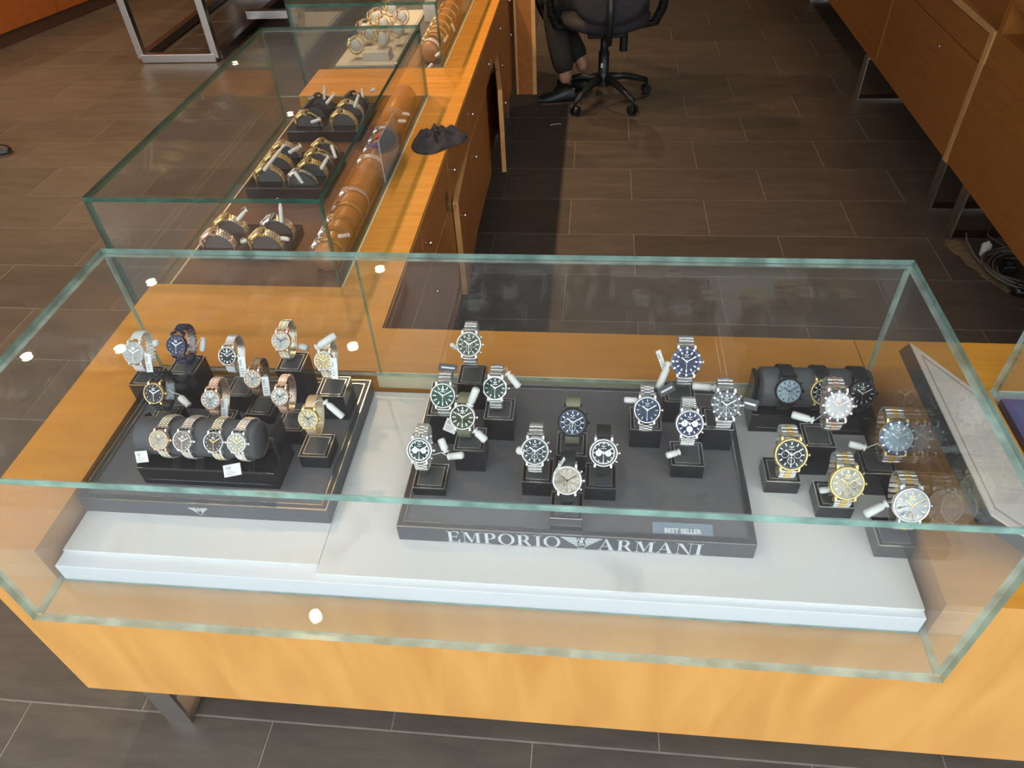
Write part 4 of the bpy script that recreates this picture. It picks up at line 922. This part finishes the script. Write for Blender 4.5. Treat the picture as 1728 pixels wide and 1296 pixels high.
# acrylic sign holder and pouch on the wing
sg = thing('sign_holder', 'clear acrylic sign holder with a blank bluish sheet in the wing case', 'sign holder', (.285, 1.38, -.043))
B().box(-.013, .007, -.145, -.080, 0, .135).box(-.013, .007, -.078, .05, 0, .012).build('acrylic_base', M['acrylic'], sg, .001)
B().box(.0150, .0175, -.135, .065, .0, .165).build('acrylic_front', M['acrylic'], sg, .0005)
B().box(.0120, .0145, -.130, .060, .004, .160).build('sheet', M['sheet'], sg)
tag(B().box(-.13, .25, 1.17, 1.174, -.043, .03).build('divider_plate', M['acrylic']), 'upright clear acrylic strip standing in front of the gold watches', 'divider')
def pouch():
    me = B(); n, m_ = 72, 12; rnd = random.Random(3)
    ph = [rnd.uniform(0, 6) for _ in range(6)]
    vs = [(0, 0, .030)]
    for j in range(1, m_+1):
        for k in range(n):
            a = 2*PI*k/n; r = j/m_; rad = r*(.070+.010*math.sin(2*a+.5)+.006*math.sin(3*a+ph[0]))*(1+(.018*math.sin(k*PI) if j == m_ else 0))
            if j == m_: rad *= 1+.02*(k % 2)
            z = .028*(1-r**2.6)+.014*math.sin(5*a+ph[1]+r*5)*r*(1-r)*3+.007*math.sin(9*a-r*7+ph[2])*r*(1.05-r)*3+.0015
            vs.append((rad*1.12*math.cos(a), rad*1.2*math.sin(a), max(z, .0012)))
    fs = [(0, 1+k, 1+(k+1) % n) for k in range(n)]
    for j in range(m_-1):
        for k in range(n): fs.append((1+j*n+k, 1+(j+1)*n+k, 1+(j+1)*n+(k+1) % n, 1+j*n+(k+1) % n))
    me.add(vs, fs, 0, True); return me
pc = thing('drawstring_pouch', 'crumpled black cloth pouch with scalloped edge on the wing counter top', 'pouch', (.405, 1.505, .0005), .2)
o = pouch().build('cloth', M['fabric_black'], pc); s_ = o.modifiers.new('s', 'SOLIDIFY'); s_.thickness = .0012
B().tube([(0,0,.034),(.02,.006,.035),(.045,-.004,.026),(.075,-.02,.006),(.10,-.03,.002),(.112,-.045,.002)], .0018, 6).build('cord', M['fabric_black'], pc)
B().lathe([(0,0),(.008,.001),(.009,.005),(0,.008)], 12, T=Matrix.Translation((0,0,.030))).build('knot', M['fabric_black'], pc)

# ------------------------------------------------------------------ far case contents
tag(B().box(-.135, .10, 2.26, 2.95, -.0436, -.034).box(-.128, .093, 2.27, 2.94, -.034, -.031).build('display_tray', M['display_white'], None, .002), 'white display tray in the far glass case', 'tray')
tag(B().box(-.03, .075, 2.29, 2.36, -.0308, .002).build('display_block', M['display_white'], None, .002), 'white block on the front of the far tray', 'block')
tag(B().box(.12, .18, 2.80, 2.86, -.0436, .03).build('display_block', M['display_white'], None, .002), 'taller white block right of the far tray', 'block')
FW = [(-.085,2.31,.035,'clear-cuff gold watch at the front left of the far tray'),(-.05,2.40,.045,'gold bangle watch behind the front block'),(.02,2.33,.052,'gold watch standing on the white block'),
 (-.085,2.47,.045,'gold watch with grey dial third along the far tray left side'),(-.02,2.52,.050,'rose gold watch on a white oval cushion, far tray'),(.05,2.46,.045,'pale gold watch right of centre on the far tray'),
 (-.07,2.60,.05,'gold watch beyond the oval cushion on the far tray'),(.04,2.60,.05,'thin gold bracelet watch at the far right of the far tray'),(-.03,2.72,.05,'gold watch near the top edge of the picture')]
for i, (x, y, z, lab) in enumerate(FW):
    watch(lab, (x, y, z), .015, 25, -75+i*9 % 30, casem='rose' if i % 2 else 'gold', dial=['grey','pearl','white','grey','cream','champagne'][i % 6], style='bead', bm='rose' if i % 3 else 'gold', bm2='gold', feat='sun', mark='gold', hands='gold', depth=.030)
    t = thing('oval_cushion', 'pale oval cushion inside the ' + lab, 'display cushion', (x+.030, y, -.031)); t['label'] = ' '.join(t['label'].split()[:16])
    B().lathe([(0, -.008), (.018, -.008), (.022, -.004), (.022, .004), (.018, .008), (0, .008)], 24, T=Matrix.Translation((0, 0, z+.018)) @ Matrix.Rotation(PI/2, 4, 'X')).build('cushion', M['display_white'], t)
    B().box(-.004, .004, -.006, .006, 0, z+.002).box(-.016, .016, -.014, .014, 0, .004).build('cushion_stand', M['acrylic'], t)
long_roll(.238, 2.28, 2.95, .0, .036, 'amber', 'tan leather roll covered in gold bracelets in the far case')
GB = [(2.31,'white strap gold watch at the near end of the far roll','ceramic_white'),(2.36,'black and gold spotted bangle watch on the far roll','black_metal'),(2.41,'pale gold bracelet watch third on the far roll','gold'),(2.47,'gold link watch fourth on the far roll','gold'),
      (2.54,'silver faced gold watch fifth on the far roll','rose'),(2.62,'bright gold watch sixth on the far roll','gold'),(2.70,'rose gold watch seventh on the far roll','rose'),(2.79,'gold bracelet watch at the far end of the far roll','gold')]
for y, lab, bmn in GB:
    rollwatch(lab, (.238, y, 0), .036, .0150, 38, -90, casem='gold', dial='champagne' if bmn != 'rose' else 'grey', style='bead' if bmn != 'ceramic_white' else 'leather', bm=bmn, bm2='gold', feat='plain', mark='gold', hands='gold')
for i, (a_, b_) in enumerate([((.10,2.27,-.035),(.125,2.255,-.03)),((.27,2.24,.0),(.29,2.26,.01)),((.26,2.22,-.02),(.245,2.20,-.03)),((.29,2.34,.02),(.30,2.38,.03)),((.285,2.56,.02),(.30,2.53,.0))]):
    sec_tag(a_, b_, near_label(b_, 'white tag'), .006, group='white security tags in the far case')

# ------------------------------------------------------------------ office chair and seated person
HX, HY = .925, 3.70
ch = thing('office_chair', 'black swivel office chair with five caster legs behind the wing counter', 'chair', (HX, HY, FZ))
def CP(b, n, m_='plastic_black', par=ch, bev=0): return b.build(n, M[m_], par, bev)
for k in range(5):
    a = math.radians(236+72*k); dx, dy = math.cos(a), math.sin(a)
    leg = CP(B().tube([(dx*.03, dy*.03, .125), (dx*.12, dy*.12, .122), (dx*.20, dy*.20, .100), (dx*.272, dy*.272, .075)], lambda t: .024-.010*t, 10), 'leg')
    px, py = dx*.272, dy*.272; b = B()
    for s_ in (-1, 1):
        c0 = Vector((px-dy*s_*.008, py+dx*s_*.008, .027)); c1 = Vector((px-dy*s_*.024, py+dx*s_*.024, .027)); b.cyl(c0, c1, .0265, .024, 18)
    b.cyl((px, py, .03), (px, py, .075), .009, .009, 10)
    cs = b.build('caster', M['plastic_black'], ch)
    CP(B().cyl((px, py, .052), (px, py, .078), .0045, .0045, 10), 'pin', 'chrome')
CP(B().lathe([(.040, .085), (.044, .13), (.034, .15), (.030, .16), (.030, .27), (.022, .272), (.022, .38)], 24), 'gas_column')
CP(B().box(-.016, -.004, -.0315, -.0300, .19, .215), 'white_label', 'paper')
hd = math.radians(94)     # heading of the seat
T = Matrix.Rotation(hd-PI/2, 4, 'Z')
CP(B().box(-.10, .10, -.12, .12, .375, .41, T=T), 'seat_plate', bev=.006)
seat = B(); prof = [(.0, .410), (.19, .412), (.235, .43), (.245, .46), (.23, .485), (.18, .497), (0, .495)]
seat.lathe(prof, 32, T=T @ Matrix.Diagonal((1, .98, 1, 1))); CP(seat, 'seat', 'fabric_black')
CP(B().cyl((.105, -.035, .395), (.105, -.035, .285), .021, .023, 18), 'tilt_knob')
CP(B().tube([T @ Vector((0, -.1, .39)), T @ Vector((0, -.27, .40)), T @ Vector((0, -.31, .50)), T @ Vector((0, -.30, .68))], .018, 10), 'back_bar')
bk = B(); NN = 28; vs = []
for j in range(9):
    for k in range(NN):
        a = 2*PI*k/NN; rr = j/8; X_ = .22*rr*math.copysign(abs(math.cos(a))**.75, math.cos(a)); Z_ = .29*rr*math.copysign(abs(math.sin(a))**.8, math.sin(a))
        vs.append(T @ Vector((X_, -.255-.02*(1-rr*rr)+X_*X_*.7, .78+Z_)))
bk.add(vs, [(j*NN+k, j*NN+(k+1) % NN, (j+1)*NN+(k+1) % NN, (j+1)*NN+k) for j in range(8) for k in range(NN)], 0, True)
o = CP(bk, 'backrest', 'fabric_black'); s_ = o.modifiers.new('s', 'SOLIDIFY'); s_.thickness = .03
CP(B().tube([T @ Vector((.222*math.cos(2*PI*k/40), -.262+(.222*math.cos(2*PI*k/40))**2*.7, .78+.292*math.sin(2*PI*k/40))) for k in range(40)], .010, 8, closed=True), 'backrest_rim')
for s_ in (-1, 1):
    pts = [T @ Vector((s_*.17, -.02, .405)), T @ Vector((s_*.265, -.02, .42)), T @ Vector((s_*.30, -.04, .50)), T @ Vector((s_*.31, -.06, .60)), T @ Vector((s_*.30, -.04, .68)), T @ Vector((s_*.29, .06, .70)), T @ Vector((s_*.29, .16, .69))]
    b = B().tube(pts, .020, 12)
    for i in range(12):
        f = i/11; p = pts[1].lerp(pts[2], f*2) if f < .5 else pts[2].lerp(pts[3], f*2-1)
        d = (pts[3]-pts[1]).normalized(); b.cyl(p-d*.003, p+d*.003, .026, .026, 16)
    CP(b, 'armrest')
# person
pr = thing('person', 'seated person in black top, dark trousers and black slip-on shoes on the swivel chair', 'person', (HX, HY, FZ))
def skin(name, verts, edges, radii, m_, root=0, lvl=2):
    me = bpy.data.meshes.new(name); me.from_pydata(verts, edges, []); me.materials.append(m_)
    o = bpy.data.objects.new(name, me); C.objects.link(o); o.parent = pr
    sm = o.modifiers.new('skin', 'SKIN'); sm.use_smooth_shade = True
    for i, r in enumerate(radii):
        v = me.skin_vertices[0].data[i]; v.radius = (r if isinstance(r, tuple) else (r, r)); v.use_root = (i == root)
    su = o.modifiers.new('sub', 'SUBSURF'); su.levels = lvl; su.render_levels = lvl; return o
# pelvis relative to (HX,HY,FZ)
hip = Vector((.0, .0, .56)); fwv = Vector((-.78, .62, 0)).normalized(); sd = Vector((fwv.y, -fwv.x, 0))  # sd = person's right
V = [hip, hip+Vector((0,0,.18)), hip+Vector((0,0,.36))-fwv*.02, hip+Vector((0,0,.48)), hip+Vector((0,0,.56))+fwv*.02, hip+Vector((0,0,.68))+fwv*.04]
lh, rh = hip-sd*.09, hip+sd*.09
lk, rk = Vector((-.36, .24, .50)), Vector((-.30, .06, .51))
la, ra = Vector((-.120, .115, .115)), Vector((-.215, -.03, .10))
V += [lh, lk, la+Vector((0,0,.06)), la, rh, rk, ra+Vector((0,0,.06)), ra]
ls, rs = hip+Vector((0,0,.46))-sd*.17, hip+Vector((0,0,.46))+sd*.17
le, re = ls+Vector((0,0,-.26))+fwv*.08, rs+Vector((0,0,-.26))+fwv*.08
lw, rw = le+fwv*.24+Vector((0,0,.02)), re+fwv*.24+Vector((0,0,.02))
V += [ls, le, lw, rs, re, rw]
E_ = [(0,1),(1,2),(2,3),(3,4),(4,5),(0,6),(6,7),(7,8),(8,9),(0,10),(10,11),(11,12),(12,13),(3,14),(14,15),(15,16),(3,17),(17,18),(18,19)]
Rr = [(.16,.12),(.14,.10),(.16,.11),(.10,.08),(.05,.05),(.05,.05),.10,.068,.042,.038,.10,.068,.042,.038,.065,.045,.030,.065,.045,.030]
skin('body', V, E_, Rr, M['skin'])
skin('trousers', [hip, lh, lk, la+Vector((.0,.0,.055)), rh, rk, ra+Vector((0,0,.045))], [(0,1),(1,2),(2,3),(0,4),(4,5),(5,6)], [(.175,.135),.112,.082,.062,.112,.082,.064], M['trouser'])
skin('shirt', [hip+Vector((0,0,.02)), V[1], V[2], V[3], ls, le, rs, re], [(0,1),(1,2),(2,3),(3,4),(4,5),(3,6),(6,7)], [(.175,.135),(.155,.115),(.175,.125),(.10,.09),.075,.055,.075,.055], M['fabric_black'])
hc = V[5]+Vector((0,0,.06))+fwv*.02
b = B().lathe([(0,-.115),(.045,-.105),(.066,-.06),(.075,0),(.078,.05),(.06,.10),(0,.118)], 24, T=Matrix.Translation(hc)); b.build('head', M['skin'], pr)
b = B().lathe([(.079,-.02),(.084,.05),(.066,.108),(0,.128)], 24, T=Matrix.Translation(hc-fwv*.012)); b.build('hair', M['hair'], pr)
b = B().cyl(hc+fwv*.070+Vector((0,0,.015)), hc+fwv*.094+Vector((0,0,-.018)), .007, .012, 10).cyl(hc+sd*.074+Vector((0,0,-.02)), hc+sd*.082+Vector((0,0,.03)), .010, .014, 10).cyl(hc-sd*.074+Vector((0,0,-.02)), hc-sd*.082+Vector((0,0,.03)), .010, .014, 10); b.build('face_features', M['skin'], pr)
b = B()
for s_ in (-1, 1): b.cyl(hc+fwv*.069+sd*s_*.030+Vector((0,0,.018)), hc+fwv*.073+sd*s_*.030+Vector((0,0,.018)), .009, .004, 10)
b.build('eyes', M['ink'], pr)
for w0_, side in ((lw, -1), (rw, 1)):
    vs = [w0_, w0_+fwv*.07]; es = [(0,1)]; rr = [(.026,.016),(.036,.014)]
    for f in range(4):
        b0 = w0_+fwv*.095+sd*(.027-.018*f); n = len(vs); vs += [b0, b0+fwv*.035+Vector((0,0,-.006)), b0+fwv*(.062-.006*abs(f-1.5))+Vector((0,0,-.024))]; es += [(1,n),(n,n+1),(n+1,n+2)]; rr += [.009,.008,.007]
    n = len(vs); vs += [w0_+fwv*.035-sd*side*.034, w0_+fwv*.075-sd*side*.045+Vector((0,0,-.012))]; es += [(0,n),(n,n+1)]; rr += [.010,.008]
    skin('hand', vs, es, rr, M['skin'], lvl=1)
def shoe(a, d, par, base=FZ, name='shoe'):
    d = Vector(d).normalized(); s2 = Vector((-d.y, d.x, 0)); b = B(); rows = []
    secs = [(-.055,.026,.070),(-.03,.036,.080),(.02,.038,.074),(.06,.040,.056),(.10,.045,.046),(.135,.040,.038),(.155,.022,.026)]
    for u, hw, h in secs:
        r_ = []
        for k in range(12):
            t = PI*k/11; r_.append(Vector((a.x, a.y, 0))+d*u+s2*hw*math.cos(t)+Vector((0, 0, .010+h*math.sin(t)**.7)))
        rows.append(r_)
    vs = [v for r_ in rows for v in r_]; n = 12
    fs = [(i*n+k, i*n+k+1, (i+1)*n+k+1, (i+1)*n+k) for i in range(len(secs)-1) for k in range(n-1)]+[tuple(range(n)), tuple(range((len(secs)-1)*n, len(secs)*n))[::-1]]
    fs += [(i*n, (i+1)*n, (i+1)*n+n-1, i*n+n-1) for i in range(len(secs)-1)]
    o = b.add(vs, fs, 0, True).build(name, M['plastic_black'], par)
    sole = [(Vector((a.x, a.y, 0))+d*u+s2*hw*1.06*sg_) for sg_ in (1,) for u, hw, h in secs]+[(Vector((a.x, a.y, 0))+d*u-s2*hw*1.06) for u, hw, h in reversed(secs)]
    B().prism([(p.x, p.y) for p in sole], .001, .012).build('sole', M['kick'], o)
    return o
shoe(la, (-.9, .30, 0), pr); shoe(ra, (-.95, -.10, 0), pr)
sh = thing('shoe', 'black shoe just entering the picture at the left edge on the tiles', 'shoe', (-2.42, 2.97, FZ))
shoe(Vector((-.10, .0, 0)), (1, .1, 0), sh, name='upper')

# ------------------------------------------------------------------ cables and residue under the right counter
cb = thing('cable_coil', 'tangle of coiled grey cables and plugs under the right counter', 'cables', (2.5, 2.0, FZ))
rnd = random.Random(5)
for i in range(6):
    r0 = .10+.012*i; cx0, cy0 = .10+rnd.uniform(-.01,.01), -.05+rnd.uniform(-.015,.015)
    B().tube([(cx0+r0*1.3*math.cos(2*PI*k/36), cy0+r0*math.sin(2*PI*k/36), .010+.006*i+.006*math.sin(3*2*PI*k/36+i)) for k in range(36)], .0038, 7, closed=True).build('cable', M['cable'], cb)
B().tube([(-.02,.22,.005),(-.07,.20,.03),(-.10,.12,.045),(-.09,.04,.025),(-.07,.0,.008)], .004, 7).build('cable', M['cable'], cb)
B().tube([(.06,.28,.005),(.02,.20,.02),(.06,.12,.015),(.16,.08,.03),(.24,.0,.02)], .004, 7).build('cable', M['cable'], cb)
B().tube([(-.03,.07,.012),(.04,.07,.03),(.10,.05,.03),(.18,-.02,.03),(.26,-.05,.02)], .006, 7).build('cable', M['cable'], cb)
tag(B().cyl((2.455,2.06,FZ+.018),(2.475,2.10,FZ+.035),.017,.019,14).cyl((2.475,2.10,FZ+.035),(2.485,2.115,FZ+.04),.007,.007,10).build('plug', M['plastic_white']), 'white power plug lying by the cable tangle', 'plug')
tag(B().box(2.475,2.52,1.93,1.99,FZ+.001,FZ+.045).cyl((2.50,1.95,FZ+.045),(2.50,1.95,FZ+.06),.012,.012,12).build('adapter', M['plastic_black'], None, .004), 'black power adapter beside the white plug', 'adapter')
tag(B().lathe([(0,0),(.028,0),(.03,.02),(.022,.035),(.018,.035),(.02,.02),(0,.018)], 20, T=Matrix.Translation((2.50,1.82,FZ+.001))).build('socket', M['blackgloss']), 'round black floor socket in front of the cables', 'socket')
def patch(cx0, cy0, pts, label):
    b = B(); P2 = []
    n = len(pts)
    for i in range(n):
        a_, c_ = Vector(pts[i]), Vector(pts[(i+1) % n])
        for k in range(7):
            q = a_.lerp(c_, k/7); P2.append((q.x+rnd.uniform(-.007,.007), q.y+rnd.uniform(-.007,.007)))
    b.prism(P2, FZ+.0003, FZ+.0022); return tag(b.build('glue_residue', M['residue']), label, 'residue')
patch(0, 0, [(2.36,2.19),(2.44,2.18),(2.42,2.10),(2.43,2.0),(2.47,1.88),(2.485,1.82),(2.455,1.83),(2.41,1.93),(2.37,2.06),(2.34,2.15)], 'strip of yellowish glue residue on the tiles left of the cables')
patch(0, 0, [(2.47,1.72),(2.58,1.74),(2.70,1.72),(2.70,1.58),(2.60,1.55),(2.52,1.63)], 'patch of brownish glue residue on the tiles in front of the floor socket')
tag(B().tube([(.640,3.335,FZ+.003),(.665,3.350,FZ+.003),(.690,3.352,FZ+.004),(.70,3.345,FZ+.003)], .0016, 6).build('string', M['plastic_white']), 'scrap of white string lying on the tiles near the office chair', 'string')

# ------------------------------------------------------------------ left background
ft = thing('display_table', 'steel framed low display table with dark shelf behind the wing case, left', 'table', (-2.0, 5.0, FZ))
def bar(p0, p1, w_=.055, par=ft, name='frame_bar', m_='chrome'):
    p0, p1 = Vector(p0)-ft.location, Vector(p1)-ft.location; d = p1-p0; q = d.to_track_quat('Z', 'X'); T = Matrix.Translation(p0) @ q.to_matrix().to_4x4(); h = w_/2
    return B().box(-h, h, -h, h, 0, d.length, T=T).build(name, M[m_], ft, .003)
zf = FZ+.03
for x in (-2.27, -1.73):
    for y in (4.41, 6.0): bar((x, y, zf), (x, y, -.02), .05, name='leg', m_='chrome')
bar((-2.27,4.41,zf),(-1.73,4.41,zf)); bar((-2.27,6.0,zf),(-1.73,6.0,zf)); bar((-2.27,4.44,zf),(-2.27,5.97,zf), m_='gun'); bar((-1.73,4.44,zf),(-1.73,5.97,zf), m_='gun')
bar((-1.70,5.2,-.40),(-1.15,5.2,-.40)); bar((-1.70,5.0,-.62),(-1.15,5.0,-.62))
P(B().box(-2.30, -1.1, 4.38, 6.05, -.02, .02), 'table_top', M['blackgloss'], ft)
P(B().box(-1.16, -1.10, 4.42, 6.0, -.72, -.02), 'side_panel', M['plastic_black'], ft)
for i in range(2): bar((-1.70, 4.6+.9*i, -.3), (-1.16, 4.6+.9*i, -.3), .03)
fcb = thing('cabinet', 'orange floor cabinet with dark kickboard in the far left corner', 'cabinet', (-3.56, 4.70, FZ), math.radians(-16))
B().box(-.62, -.02, -1.6, 3.2, .0, .09).build('kickboard', M['kick'], fcb)
for i, (y0, y1) in enumerate(((-1.6,-.8),(-.8,-.02),(-.02,.62),(.62,1.3),(1.3,3.2))):
    B().box(-.62, 0, y0+.003, y1-.003, .092, .85).build('door', M['floorcab'], fcb, .002)
B().box(-.64, .02, -1.62, 3.22, .852, .89).build('cabinet_top', M['floorcab'], fcb)
